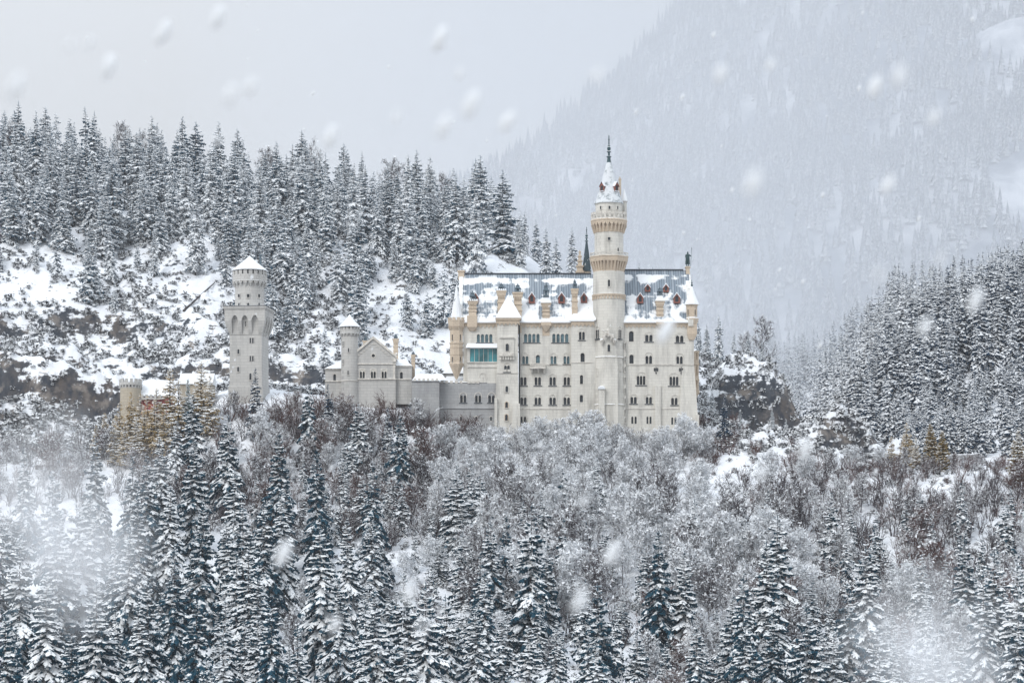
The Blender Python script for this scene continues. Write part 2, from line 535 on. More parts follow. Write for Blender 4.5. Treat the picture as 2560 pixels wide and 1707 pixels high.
_DG = np.concatenate([np.arange(60, 280, 10.0), np.arange(280, 900, 2.0), np.arange(900, 2701, 20.0)])
_TAB = np.array([np.interp(_DG, DS, FRONT + COLS[u]) for u in _US])
def smooth1(a, k):
    for _ in range(k):
        a = np.concatenate([a[:, :1], (a[:, :-2] + 2 * a[:, 1:-1] + a[:, 2:]) / 4, a[:, -1:]], axis=1)
    return a
_TAB = smooth1(_TAB, 3)
def h_base(u, D):
    u, D = np.broadcast_arrays(np.asarray(u, float), np.asarray(D, float))
    us = np.array(_US, float)
    k = np.clip(np.searchsorted(us, u) - 1, 0, len(us) - 2)
    t = np.clip((u - us[k]) / (us[k + 1] - us[k]), 0, 1)
    t = t * t * (3 - 2 * t) * 0.5 + t * 0.5
    di = np.interp(D, _DG, np.arange(len(_DG)))
    i = np.clip(np.floor(di).astype(int), 0, len(_DG) - 2)
    f = di - i
    a = _TAB[k, i] * (1 - f) + _TAB[k, i + 1] * f
    b = _TAB[k + 1, i] * (1 - f) + _TAB[k + 1, i + 1] * f
    return a * (1 - t) + b * t
def bump2(u, D, u0, u1, d0, d1, fu=60, fd=20):
    def s(x, a, b, f):
        return np.clip((x - a) / f + 0.5, 0, 1) * np.clip((b - x) / f + 0.5, 0, 1)
    return s(u, u0, u1, fu) * s(D, d0, d1, fd)
def ground_z(u, D):
    u, D = np.broadcast_arrays(np.asarray(u, float), np.asarray(D, float))
    x = (u - 1280) * D / FP
    z = h_base(u, D)
    rough = 0.35 + 0.65 * np.clip((D - 625) / 30, 0, 1)
    z = z + rough * (7.0 * fbm(x / 38, D / 38, 3, 4) + 2.2 * fbm(x / 8, D / 8, 11, 3))
    # broken ledges of rock
    rk = 1.0 * bump2(u, D, -400, 330, 604, 672, 120, 14) + 0.55 * bump2(u, D, 330, 1120, 640, 700, 120, 20) \
        + 0.9 * bump2(u, D, 1780, 2180, 590, 650, 50, 16) + 0.5 * bump2(u, D, -300, 1100, 690, 730, 100, 20)
    n = fbm(x / 11, D / 9, 31, 4)
    led = np.abs(n) * 26 - 3
    z = z + rk * led * 0.75
    def cliff(u0, u1, dc, H, fu, w=3.0, reach=22.0, sd=0):
        c = dc + 16 * fbm(x / 30, x * 0 + sd, 41 + sd, 3)
        st = np.clip((D - c) / w + .5, 0, 1)
        k = np.clip((u - u0) / fu + .5, 0, 1) * np.clip((u1 - u) / fu + .5, 0, 1)
        return k * H * (st - np.clip((D - c) / (2 * reach) + .5, 0, 1))
    z = z + cliff(-600, 330, 622, 15, 80, sd=1) + cliff(-600, 260, 643, 9, 120, sd=2) + cliff(330, 1120, 652, 6, 100, sd=3) + cliff(-600, 480, 668, 6, 150, sd=7)
    z = z + cliff(1800, 1985, 626, 15, 50, sd=4) + cliff(2040, 2180, 598, 9, 50, sd=5) + cliff(770, 930, 372, 12, 60, sd=6) + cliff(1110, 1280, 368, 10, 60, sd=8)
    # flat building ground along the castle rock
    flat = bump2(u, D, 560, 1760, 596, 636, 40, 10) + bump2(u, D, 280, 540, 598, 622, 40, 8)
    z = z * (1 - np.clip(flat, 0, 1)) + h_base(u, D) * np.clip(flat, 0, 1)
    return z

u_ax = np.concatenate([np.linspace(-2400, -200, 45), np.arange(-190, 2761, 7.0), np.linspace(2790, 5200, 45)])
d_ax = np.concatenate([np.linspace(60, 280, 12), np.arange(284, 590, 3.0), np.arange(590, 740, 1.3), np.arange(740, 900, 2.5),
                       np.arange(905, 1700, 12.0), np.linspace(1720, 2700, 30)])
UU, DD = np.meshgrid(u_ax, d_ax)
ZZ = ground_z(UU, DD)
def gz(u, D):
    i = min(max(int(np.searchsorted(d_ax, D)) - 1, 0), len(d_ax) - 2)
    j = min(max(int(np.searchsorted(u_ax, u)) - 1, 0), len(u_ax) - 2)
    f = (D - d_ax[i]) / (d_ax[i + 1] - d_ax[i])
    t = (u - u_ax[j]) / (u_ax[j + 1] - u_ax[j])
    return float((ZZ[i, j] * (1 - t) + ZZ[i, j + 1] * t) * (1 - f) + (ZZ[i + 1, j] * (1 - t) + ZZ[i + 1, j + 1] * t) * f)
gv = np.stack([(UU - 1280) * DD / FP, DD, ZZ], axis=-1).reshape(-1, 3)
nu, nd = len(u_ax), len(d_ax)
def mesh_np(name, verts, faces, mats, parent=None, smooth=False, midx=None):
    verts = np.asarray(verts, np.float32)
    faces = np.asarray(faces, np.int32)
    k = faces.shape[1]
    me = bpy.data.meshes.new(name)
    me.vertices.add(len(verts))
    me.vertices.foreach_set('co', verts.ravel())
    me.loops.add(faces.size)
    me.loops.foreach_set('vertex_index', faces.ravel())
    me.polygons.add(len(faces))
    me.polygons.foreach_set('loop_start', np.arange(0, faces.size, k, dtype=np.int32))
    me.polygons.foreach_set('loop_total', np.full(len(faces), k, np.int32))
    for m in (mats if isinstance(mats, (list, tuple)) else [mats]):
        me.materials.append(m)
    if midx is not None:
        me.polygons.foreach_set('material_index', np.asarray(midx, np.int32))
    if smooth:
        me.polygons.foreach_set('use_smooth', np.ones(len(faces), bool))
    me.update(calc_edges=True)
    return me
def grid_faces(nr, nc):
    i = np.arange(nr - 1)[:, None] * nc + np.arange(nc - 1)[None, :]
    return np.stack([i, i + 1, i + nc + 1, i + nc], axis=-1).reshape(-1, 4)
ground = link('ground', mesh_np('ground', gv, grid_faces(nd, nu), M['ground'], smooth=True))
tag(ground, 'snow covered slopes and rock ledges around the castle', 'ground', kind='structure')

# the far mountain: a flank that climbs to the right, behind everything
mu_ax = np.concatenate([np.linspace(600, 2800, 260), np.linspace(2850, 6500, 40)])
md_ax = np.linspace(2500, 7000, 170)
MU, MD = np.meshgrid(mu_ax, md_ax)
SIL = ([600, 1000, 1100, 1200, 1300, 1400, 1500, 1600, 1700, 1800, 2000, 2560, 6500],
       [760, 560, 490, 432, 372, 305, 235, 130, 35, -40, -160, -420, -1400])
def mtn_z(u, D):
    top = (HZ - np.interp(u, *SIL)) * 5200 / FP
    t = np.clip((D - 2500) / 2700.0, 0, 1)
    z = 90 + (top - 90) * (t ** 0.85)
    z = np.where(D > 5200, top - (D - 5200) * 0.5, z)
    x = (u - 1280) * D / FP
    w = np.clip((D - 2500) / 600, 0, 1) * np.clip((5600 - D) / 700, 0.25, 1)
    return z + w * (330 * fbm(x / 700, D / 900, 77, 5) - 120 * np.abs(fbm(x / 260, D / 500, 99, 4)))
mv = np.stack([(MU - 1280) * MD / FP, MD, mtn_z(MU, MD)], axis=-1).reshape(-1, 3)
mountain = link('mountain', mesh_np('mountain', mv, grid_faces(len(md_ax), len(mu_ax)), M['mountain'], smooth=True))
tag(mountain, 'steep frosted mountainside fading into the falling snow', 'mountain', kind='structure')

# ------------------------------------------------------------------ castle builders
def arch_pts(xc, zs, r, k=8):
    return [(xc - r * math.cos(math.pi * i / k), zs + r * math.sin(math.pi * i / k)) for i in range(k + 1)]
def place(mb, T):
    mb.v = [tuple(T @ Vector(p)) for p in mb.v]
def lights_of(W, H, n, style):
    """[(a, b, z_sill, z_top)] for the arched lights of a window W x H"""
    if style == 'hood':
        m, top, g = 0.13 * W, 0.70 * H, 0.10 * W / max(1, n - 1) if n > 1 else 0
    elif style == 'row':
        m, top, g = 0.05 * W, 0.95 * H, 0.30
    elif style == 'square':
        m, top, g = 0.08 * W, 0.96 * H, 0.22 * W
    else:
        m, top, g = 0.20 * W, 0.90 * H, 0
    w = (W - 2 * m - g * (n - 1)) / n
    out = []
    for i in range(n):
        a = m + i * (w + g)
        out.append((a, a + w, 0.05 * H, top))
    return out
def window_meshes(W, H, n, style, proud=False, dep=0.42, round_top=True):
    """window stonework (frame, reveals, sill, hood) and its panes, in local x (right), z (up), front at y = 0"""
    f, p = MB(), MB()
    L = lights_of(W, H, n, style)
    y1 = 0.02 if proud else dep
    yp = -0.02 if proud else dep - 0.06
    yf = -0.14 if proud else 0.0
    cur = 0.0
    for (a, b, s, tp) in L:
        if not proud:
            f.quad((cur, 0, 0), (a, 0, 0), (a, 0, H), (cur, 0, H))
        cur = b
        r = (b - a) / 2
        if round_top:
            pts = arch_pts((a + b) / 2, tp - r, r)
        else:
            pts = [(a, tp), (b, tp)]
        if not proud:
            f.quad((a, 0, 0), (b, 0, 0), (b, 0, s), (a, 0, s))
            for (q0, q1) in zip(pts[:-1], pts[1:]):
                f.quad((q0[0], 0, q0[1]), (q1[0], 0, q1[1]), (q1[0], 0, H), (q0[0], 0, H))
        path = [(a, s)] + pts + [(b, s)]
        for (q0, q1) in zip(path, path[1:] + path[:1]):
            f.quad((q0[0], yf, q0[1]), (q1[0], yf, q1[1]), (q1[0], y1, q1[1]), (q0[0], y1, q0[1]))
        if proud:                                   # a raised architrave round the light
            t = 0.16
            po = [(a - t, s)] + ([((a + b) / 2 + (q[0] - (a + b) / 2) * (1 + t / r), tp - r + (q[1] - tp + r) * (1 + t / r)) for q in pts]
                                 if round_top else [(a - t, tp + t), (b + t, tp + t)]) + [(b + t, s)]
            for k in range(len(path) - 1):
                f.quad((path[k][0], yf, path[k][1]), (path[k + 1][0], yf, path[k + 1][1]), (po[k + 1][0], yf, po[k + 1][1]), (po[k][0], yf, po[k][1]))
                f.quad((po[k][0], yf, po[k][1]), (po[k + 1][0], yf, po[k + 1][1]), (po[k + 1][0], 0.02, po[k + 1][1]), (po[k][0], 0.02, po[k][1]))
        p.add([(q[0], yp, q[1]) for q in path], [tuple(range(len(path)))])
    if not proud:
        f.quad((cur, 0, 0), (W, 0, 0), (W, 0, H), (cur, 0, H))
        for i in range(n - 1):                      # colonnettes between the lights
            xm = (L[i][1] + L[i + 1][0]) / 2
            f.lathe(xm, -0.05, [(0.09, L[i][2]), (0.07, L[i][2] + 0.15), (0.07, L[i][3] - 0.55), (0.13, L[i][3] - 0.35)], 6, m=1)
    if style in ('hood', 'row') or n > 1:
        if style != 'square':
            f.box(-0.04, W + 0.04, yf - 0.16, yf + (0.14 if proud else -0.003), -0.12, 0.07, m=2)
    else:
        f.box(L[0][0] - 0.14, L[0][1] + 0.14, yf - 0.08, yf + (0.12 if proud else -0.003), L[0][2] - 0.15, L[0][2] - 0.02, m=1)
    if style == 'hood':
        ro, ri = W * 0.48, W * 0.48 - 0.15
        zs = H - ro - 0.02
        o_, i_ = arch_pts(W / 2, zs, ro, 12), arch_pts(W / 2, zs, ri, 12)
        o_, i_ = [(o_[0][0], 0.45 * H)] + o_ + [(o_[-1][0], 0.45 * H)], [(i_[0][0], 0.45 * H)] + i_ + [(i_[-1][0], 0.45 * H)]
        y = -0.13
        for k in range(len(o_) - 1):
            f.quad((i_[k][0], y, i_[k][1]), (i_[k + 1][0], y, i_[k + 1][1]), (o_[k + 1][0], y, o_[k + 1][1]), (o_[k][0], y, o_[k][1]), 1)
            f.quad((o_[k][0], y, o_[k][1]), (o_[k + 1][0], y, o_[k + 1][1]), (o_[k + 1][0], -0.003, o_[k + 1][1]), (o_[k][0], -0.003, o_[k][1]), 1)
            f.quad((i_[k][0], y, i_[k][1]), (i_[k + 1][0], y, i_[k + 1][1]), (i_[k + 1][0], -0.003, i_[k + 1][1]), (i_[k][0], -0.003, i_[k][1]), 1)
    elif style == 'single' and not proud:
        a, b, s, tp = L[0]
        r = (b - a) / 2
        o_, i_ = arch_pts((a + b) / 2, tp - r, r + 0.20), arch_pts((a + b) / 2, tp - r, r + 0.06)
        for k in range(len(o_) - 1):
            f.quad((i_[k][0], -0.1, i_[k][1]), (i_[k + 1][0], -0.1, i_[k + 1][1]), (o_[k + 1][0], -0.1, o_[k + 1][1]), (o_[k][0], -0.1, o_[k][1]), 1)
            f.quad((o_[k][0], -0.1, o_[k][1]), (o_[k + 1][0], -0.1, o_[k + 1][1]), (o_[k + 1][0], -0.003, o_[k + 1][1]), (o_[k][0], -0.003, o_[k][1]), 1)
    return f, p
def put_window(parent, T, W, H, n, style, proud=False, glass='pane', stone='stone', round_top=True, dep=0.42):
    f, p = window_meshes(W, H, n, style, proud, dep, round_top)
    place(f, T)
    place(p, T)
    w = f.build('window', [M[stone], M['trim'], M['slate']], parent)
    p.build('pane', M[glass], w)
    return w
def win(parent, px0, px1, py0, py1, D=600.0, n=2, style='hood', glass='pane', stone='stone', **kw):
    """a window let into a flat wall facing the valley; returns the hole it needs"""
    x0, x1, z0, z1 = PX(px0, D), PX(px1, D), PZ(py1, D), PZ(py0, D)
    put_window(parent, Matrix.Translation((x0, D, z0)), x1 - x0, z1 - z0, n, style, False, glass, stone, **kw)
    return (x0, x1, z0, z1)
def pwin(parent, px, wpx, py0, py1, D, n=1, style='single', th=0.0, glass='pane', stone='stone', round_top=True):
    """a window with a raised frame set on a wall (round or battered) that faces th radians right of the valley"""
    x, z0, z1, W = PX(px, D), PZ(py1, D), PZ(py0, D), wpx * D / FP
    T = Matrix.Translation((x, D, z0)) @ Matrix.Rotation(th, 4, 'Z') @ Matrix.Translation((-W / 2, 0, 0))
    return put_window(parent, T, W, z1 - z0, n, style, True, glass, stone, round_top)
def rwin(parent, cx, cyy, r, px, wpx, py0, py1, n=1, style='single', glass='pane', stone='stone', round_top=True):
    """on a round tower: find the spot of its wall that this photo column crosses"""
    s = max(-0.97, min(0.97, (PX(px, cyy - r * 0.9) - cx) / r))
    th = math.asin(s)
    x, y = cx + r * s, cyy - r * math.cos(th)
    z0, z1, W = PZ(py1, y), PZ(py0, y), wpx * y / FP
    T = Matrix.Translation((x, y, z0)) @ Matrix.Rotation(th, 4, 'Z') @ Matrix.Translation((-W / 2, 0, 0))
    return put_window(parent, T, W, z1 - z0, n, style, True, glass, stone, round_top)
def facade(mb, px0, px1, py0, py1, D, holes, m=0):
    x0, x1, z0, z1 = PX(px0, D), PX(px1, D), PZ(py1, D), PZ(py0, D)
    xs = sorted({x0, x1} | {h[0] for h in holes} | {h[1] for h in holes})
    zs = sorted({z0, z1} | {h[2] for h in holes} | {h[3] for h in holes})
    xs = [x for x in xs if x0 <= x <= x1]
    zs = [z for z in zs if z0 <= z <= z1]
    for a, b in zip(xs, xs[1:]):
        for c, d in zip(zs, zs[1:]):
            mx, mz = (a + b) / 2, (c + d) / 2
            if b - a < 1e-6 or d - c < 1e-6 or any(h[0] < mx < h[1] and h[2] < mz < h[3] for h in holes):
                continue
            mb.quad((a, D, c), (b, D, c), (b, D, d), (a, D, d), m)
def shell(mb, px0, px1, py0, py1, Df, Db, m=0):
    """the sides, back and top behind a facade"""
    x0, x1, z0, z1 = PX(px0, Df), PX(px1, Df), PZ(py1, Df), PZ(py0, Df)
    mb.quad((x0, Db, z0), (x0, Df, z0), (x0, Df, z1), (x0, Db, z1), m)
    mb.quad((x1, Df, z0), (x1, Db, z0), (x1, Db, z1), (x1, Df, z1), m)
    mb.quad((x1, Db, z0), (x0, Db, z0), (x0, Db, z1), (x1, Db, z1), m)
    mb.quad((x0, Df, z1), (x1, Df, z1), (x1, Db, z1), (x0, Db, z1), m)
def frieze(mb, px0, px1, py, D, m=0, step=0.95, drop=12):
    """cornice with a row of little hanging arches"""
    x0, x1 = PX(px0, D), PX(px1, D)
    z = PZ(py, D)
    mb.box(x0, x1, D - 0.50, D - 0.003, z - 0.42, z, m)
    mb.box(x0 + 0.01, x1 - 0.01, D - 0.28, D - 0.003, z - 0.95, z - 0.423, m)
    n = max(1, int((x1 - x0) / step))
    st = (x1 - x0) / n
    for i in range(n):
        a = x0 + i * st
        pts = [(a, z - 0.953), (a + st, z - 0.953), (a + st, z - 1.55), (a + st * 0.86, z - 1.55)]
        k = 5
        pts += [(a + st / 2 + st * 0.36 * math.cos(math.pi * j / k), z - 1.5 + st * 0.40 * math.sin(math.pi * j / k)) for j in range(k + 1)]
        pts += [(a + st * 0.14, z - 1.55), (a, z - 1.55)]
        y = D - 0.24
        c = [(q[0], y, q[1]) for q in pts]
        b = [(q[0], D - 0.003, q[1]) for q in pts]
        N = len(pts)
        # front face as strips from the top edge
        mb.add(c, [tuple(reversed(range(N)))], m)
        mb.add(c + b, [(j, (j + 1) % N, N + (j + 1) % N, N + j) for j in range(N)], m)
def string_course(mb, px0, px1, py, D, h=0.3, out=0.22, m=0):
    mb.box(PX(px0, D), PX(px1, D), D - out, D - 0.003, PZ(py, D) - h / 2, PZ(py, D) + h / 2, m)
def finial(mb, cx, cyy, z0, h, s=1.0, m=0):
    prof = [(0.34, 0), (0.55, .03), (0.55, .06), (0.25, .08), (0.22, .22), (0.45, .25), (0.45, .28), (0.22, .31), (0.40, .38), (0.42, .42),
            (0.30, .47), (0.16, .50), (0.30, .54), (0.15, .58), (0.13, .78), (0.26, .82), (0.12, .86), (0.10, .97), (0.04, 1.0)]
    mb.lathe(cx, cyy, [(r * s, z0 + q * h) for r, q in prof], 10, m=m)
def flue_stack(mb, cx, cyy, z0, h, w, m=0):
    """open metal chimney cowl on posts"""
    mb.box(cx - w * .5, cx + w * .5, cyy - w * .5, cyy + w * .5, z0, z0 + h * .12, m)
    for sx in (-1, 1):
        for sy in (-1, 1):
            mb.box(cx + sx * w * .4 - .1, cx + sx * w * .4 + .1, cyy + sy * w * .4 - .1, cyy + sy * w * .4 + .1, z0 + h * .12, z0 + h * .42, m)
    mb.frustum((cx - w * .28, cx + w * .28, cyy - w * .28, cyy + w * .28), z0 + h * .121, (cx - w * .22, cx + w * .22, cyy - w * .22, cyy + w * .22), z0 + h * .42, m)
    mb.box(cx - w * .52, cx + w * .52, cyy - w * .52, cyy + w * .52, z0 + h * .42, z0 + h * .5, m)
    mb.frustum((cx - w * .38, cx + w * .38, cyy - w * .38, cyy + w * .38), z0 + h * .5, (cx - w * .25, cx + w * .25, cyy - w * .25, cyy + w * .25), z0 + h * .75, m)
    mb.box(cx - w * .33, cx + w * .33, cyy - w * .33, cyy + w * .33, z0 + h * .75, z0 + h * .8, m)
    mb.lathe(cx, cyy, [(w * .12, z0 + h * .8), (w * .1, z0 + h)], 6, m=m)
def chimney(parent, px0, px1, py0, py1, D, stack=None, kind='plain', d=None):
    w = (px1 - px0) * D / FP
    d = d or w * 0.8
    x0, x1 = PX(px0, D), PX(px1, D)
    z1, z0 = PZ(py0, D), PZ(py1, D)
    mb = MB()
    y0, y1 = D, D + d
    H = z1 - z0
    mb.box(x0 + .12 * w, x1 - .12 * w, y0 + .1 * w, y1 - .1 * w, z0 - 4.0, z0 + 0.68 * H)
    mb.box(x0 + .06 * w, x1 - .06 * w, y0 + .04 * w, y1 - .04 * w, z0 + 0.24 * H, z0 + 0.29 * H)
    mb.box(x0 + .04 * w, x1 - .04 * w, y0 + .02 * w, y1 - .02 * w, z0 + 0.49 * H, z0 + 0.53 * H)
    nb = 5
    for i in range(nb):
        a = x0 + .1 * w + (i + .2) * .8 * w / nb
        mb.box(a, a + .5 * w / nb, y0 + .01 * w, y0 + .098 * w, z0 + .68 * H, z0 + .80 * H)
    mb.box(x0 + .11 * w, x1 - .11 * w, y0 + .099 * w, y1 - .1 * w, z0 + .681 * H, z0 + .80 * H)
    mb.box(x0 + .02 * w, x1 - .02 * w, y0 + .005, y1, z0 + .801 * H, z0 + .93 * H)
    mb.box(x0 - .05 * w, x1 + .05 * w, y0 - .05 * w, y1 + .05 * w, z0 + .931 * H, z1)
    o = mb.build('chimney', M['tan'], parent)
    cx, cyy = (x0 + x1) / 2, (y0 + y1) / 2
    if kind == 'pyramid':
        c = MB()
        c.frustum((x0 - .1 * w, x1 + .1 * w, y0 - .1 * w, y1 + .1 * w), z1 + 0.002, (cx - .2 * w, cx + .2 * w, cyy - .2 * w, cyy + .2 * w), z1 + 1.5)
        c.build('snow_cap', M['snow'], o)
        z1 += 1.5
    elif kind == 'crown':
        c = MB()
        for i in range(5):
            a = x0 - .03 * w + (i + .1) * 1.06 * w / 5
            c.lathe(a + .1 * w, y0 + .1 * w, [(.1 * w, z1 + .002), (.1 * w, z1 + .25), (.06 * w, z1 + .45), (.02 * w, z1 + .5)], 6)
        c.build('snow_cap', M['snow'], o)
    if stack:
        f = MB()
        flue_stack(f, cx, cyy, z1 + 0.003, stack * D / FP, w * 0.62)
        f.build('flue', M['fluemetal'], o)
    return o
def dormer(parent, px, wpx, py0, py1, D, depth=2.2):
    """little red gabled roof window"""
    x, w = PX(px, D), wpx * D / FP / 2
    z1, z0 = PZ(py0, D), PZ(py1, D)
    H = z1 - z0
    zs = z0 + .58 * H
    mb = MB()
    y = D
    mb.quad((x - w, y, z0), (x + w, y, z0), (x + w, y, zs), (x - w, y, zs))
    mb.add([(x - w, y, zs), (x + w, y, zs), (x, y, z1 - .15 * H)], [(0, 1, 2)])
    mb.quad((x - w, y + depth, z0), (x - w, y, z0), (x - w, y, zs), (x - w, y + depth, zs))
    mb.quad((x + w, y, z0), (x + w, y + depth, z0), (x + w, y + depth, zs), (x + w, y, zs))
    mb.box(x - w * 1.1, x + w * 1.1, y - .2, y - .003, z0 - .1, z0 + .08)
    for s in (-1, 1):                                # barge boards
        a, b = (x + s * w * 1.14, zs - .07 * H), (x, z1)
        mb.quad((a[0], y - .22, a[1]), (b[0], y - .22, b[1]), (b[0], y - .22, b[1] - .24), (a[0], y - .22, a[1] - .2))
    o = mb.build('dormer', M['red'], parent)
    r = MB()
    for s in (-1, 1):
        a, b = (x + s * w * 1.22, zs - .10 * H), (x, z1 + .05)
        r.add([(a[0], y - .25, a[1]), (b[0], y - .25, b[1]), (b[0], y + depth, b[1]), (a[0], y + depth, a[1]),
               (a[0], y - .25, a[1] + .26), (b[0], y - .25, b[1] + .34), (b[0], y + depth, b[1] + .34), (a[0], y + depth, a[1] + .26)],
              [(0, 1, 2, 3), (4, 7, 6, 5), (0, 4, 5, 1), (3, 2, 6, 7), (0, 3, 7, 4)])
    r.build('snow_cap', M['snow'], o)
    g = MB()
    pts = [(x - w * .5, z0 + .12 * H)] + arch_pts(x, zs - .02 * H, w * .5, 6) + [(x + w * .5, z0 + .12 * H)]
    g.add([(q[0], y - .03, q[1]) for q in pts], [tuple(range(len(pts)))])
    g.build('pane', M['pane'], o)
    return o

# ------------------------------------------------------------------ the palace
pal = thing('palace', 'long pale limestone palace with rows of arched windows and a snow patched metal roof', 'castle', (PX(1440), 600, 42))
wall = MB()
BOT = 1125
# left wing
H = [win(pal, 1190, 1233, 834, 857, 600, 4, 'row', 'pane_teal')]
facade(wall, 1158, 1243, 803, BOT, 600, H)
shell(wall, 1158, 1243, 803, BOT, 600, 620)
# middle wing
H = [win(pal, 1308, 1351, 833, 857, 600, 4, 'row', 'pane_teal'), win(pal, 1378.5, 1423, 833, 857, 600, 4, 'row', 'pane_teal')]
H += [win(pal, a, b, 881, 911, 600, 2, 'hood', 'pane_teal') for a, b in ((1303, 1323.5), (1374, 1393.5), (1406.5, 1426.5))]
H += [win(pal, 1336.5, 1353, 885, 909, 600, 1, 'single', 'pane_teal', dep=0.5)]
for (p0, p1, g) in ((933, 964.5, 'pane'), (985, 1012.5, 'pane')):
    H += [win(pal, a, b, p0, p1, 600, 2, 'hood', g) for a, b in ((1298.2, 1319), (1334, 1355), (1371, 1392), (1406.6, 1427.4))]
H += [win(pal, 1300, 1316, 1040, 1062, 600, 2, 'square'), win(pal, 1336, 1352, 1040, 1062, 600, 2, 'square')]
facade(wall, 1297, 1428, 803, BOT, 600, H)
shell(wall, 1297, 1428, 803, BOT, 600, 620)
# projecting bay left of the tall tower
H = [win(pal, 1445, 1464.5, 820, 851, 598.8, 2, 'hood'), win(pal, 1448, 1465, 880, 907, 598.8, 1, 'single'),
     win(pal, 1447.5, 1460, 935, 961, 598.8, 1, 'single'), win(pal, 1447, 1460, 985, 1006, 598.8, 1, 'single')]
facade(wall, 1428, 1500, 800, BOT, 598.8, H)
shell(wall, 1428, 1500, 800, BOT, 598.8, 610)
# right wing
H = [win(pal, 1568.5, 1588, 825, 855, 600, 1, 'single'), win(pal, 1610, 1634.5, 829, 855, 600, 2, 'hood'), win(pal, 1686.5, 1712, 831, 857, 600, 2, 'hood'),
     win(pal, 1570, 1587.5, 884, 910, 600, 1, 'single'), win(pal, 1611, 1633, 880, 910.5, 600, 2, 'hood'), win(pal, 1688.5, 1709.5, 882, 911, 600, 2, 'hood'),
     win(pal, 1588.5, 1617, 929, 963.5, 600, 3, 'hood'), win(pal, 1670, 1700, 931, 965, 600, 3, 'hood'),
     win(pal, 1573.5, 1594.5, 984, 1010, 600, 2, 'hood'), win(pal, 1612, 1632.5, 984, 1010, 600, 2, 'hood'), win(pal, 1675.5, 1696.5, 986, 1013, 600, 2, 'hood'),
     win(pal, 1577, 1593, 1040, 1060, 600, 2, 'square'), win(pal, 1615, 1630, 1040, 1060, 600, 2, 'square'), win(pal, 1677, 1692.5, 1042, 1062, 600, 2, 'square')]
facade(wall, 1545, 1735, 803, BOT, 600, H)
shell(wall, 1545, 1735, 803, BOT, 600, 620)
# battered right-hand corner
xr = PX(1735)
for z0, z1, w0, w1 in ((PZ(BOT), PZ(916), 1.5, 0.05),):
    vs = [(xr - 4.2, 599.85 - w0 * .8, z0), (xr + w0, 599.85 - w0 * .8, z0), (xr + w0, 619, z0), (xr - 3.4, 619, z0),
          (xr - 3.0, 599.9, z1), (xr + w1, 599.9, z1), (xr + w1, 619, z1), (xr - 3.4, 619, z1)]
    wall.add(vs, [(0, 1, 5, 4), (1, 2, 6, 5), (4, 5, 6, 7), (3, 0, 4, 7)])
wall.pbox(1741, 1748, 1036, BOT, 598.2, 602)
# shallow pilasters and a stair strip
wall.pbox(1637.5, 1652, 963, BOT, 599.4, 599.997)
wall.pbox(1318, 1329, 1043, BOT, 598.6, 599.997)
wall.build('wall', M['stone'], pal)
# bands
for sc_ in ((1297, 1428, 911.5, 600, 0.22, 0.16), (1428, 1482, 906, 598.8, 0.24, 0.16), (1561, 1735, 911.5, 600, 0.24, 0.18), (1561, 1740, 1021, 600, 0.20, 0.14), (1297, 1428, 1021.5, 600, 0.20, 0.14)):
    tr = MB()
    string_course(tr, *sc_)
    tr.build('string_course', M['trim'], pal)
co = MB()
frieze(co, 1160, 1243, 803.5, 600)
frieze(co, 1300, 1428, 803.5, 600)
frieze(co, 1428.05, 1486, 800.5, 598.8)
frieze(co, 1558, 1733, 803.5, 600)
# triangular corbels under the wall chimneys
for (a, b, p0, p1) in ((1352, 1378, 806, 829), (1168, 1193, 790, 828), (1640, 1660, 806, 822)):
    x0, x1 = PX(a), PX(b)
    zt, zb = PZ(p0), PZ(p1)
    zm = zt - (zt - zb) * (0.35 if a != 1168 else 0.75)
    co.box(x0, x1, 598.9, 599.72, zm, zt)
    xc = (x0 + x1) / 2
    co.frustum((xc - .25, xc + .25, 599.6, 599.9), zb, (x0, x1, 598.9, 599.9), zm - .003)
co.build('cornice', M['tan'], pal)

def roof_mesh(mb, x0, x1, ze, zr, yf, yb):
    """gable roof with a long rolled front slope, eaves at yf and yb"""
    ym = (yf + yb) / 2
    t = 0.35
    for s0, s1, z0, z1 in ((yf, ym, ze, zr), (yb, ym, ze, zr)):
        mb.add([(x0, s0, z0), (x1, s0, z0), (x1, s1, z1), (x0, s1, z1), (x0, s0, z0 - t), (x1, s0, z0 - t), (x1, s1, z1 - t), (x0, s1, z1 - t)],
               [(0, 1, 2, 3), (7, 6, 5, 4), (0, 4, 5, 1), (0, 3, 7, 4), (1, 5, 6, 2)])
r = MB()
ZE = PZ(803, 599)
roof_mesh(r, PX(1152, 599), PX(1486, 599), ZE, PZ(685.5, 610), 599.25, 620.75)
r.build('roof', M['roof_w'], pal)
r = MB()
roof_mesh(r, PX(1554, 599), PX(1730, 599), ZE, PZ(676, 610), 599.25, 620.75)
r.build('roof', M['roof_e'], pal)
# ridge crest
rc = MB()
for a, b, p in ((1163, 1478, 685.5), (1561, 1708, 676)):
    z = PZ(p, 610)
    rc.box(PX(a, 610), PX(b, 610), 609.75, 610.25, z + .002, z + .28)
rc.build('ridge_cap', M['slate'], pal)
# hipped snow roof over the bay
r = MB()
z = PZ(800.5, 598.4)
r.add([(PX(1424, 598.2), 598.2, z), (PX(1490, 598.2), 598.2, z), (PX(1490, 598.2), 606.2, PZ(730, 606.2)), (PX(1459, 606), 606.2, PZ(733, 606.2)), (PX(1424, 598.2), 600.0, z + .1)],
      [(0, 1, 2, 3), (0, 3, 4)])
r.box(PX(1425, 598.2), PX(1486, 598.2), 598.25, 600, z - .3, z - .004)
r.build('roof', M['snowroof'], pal)
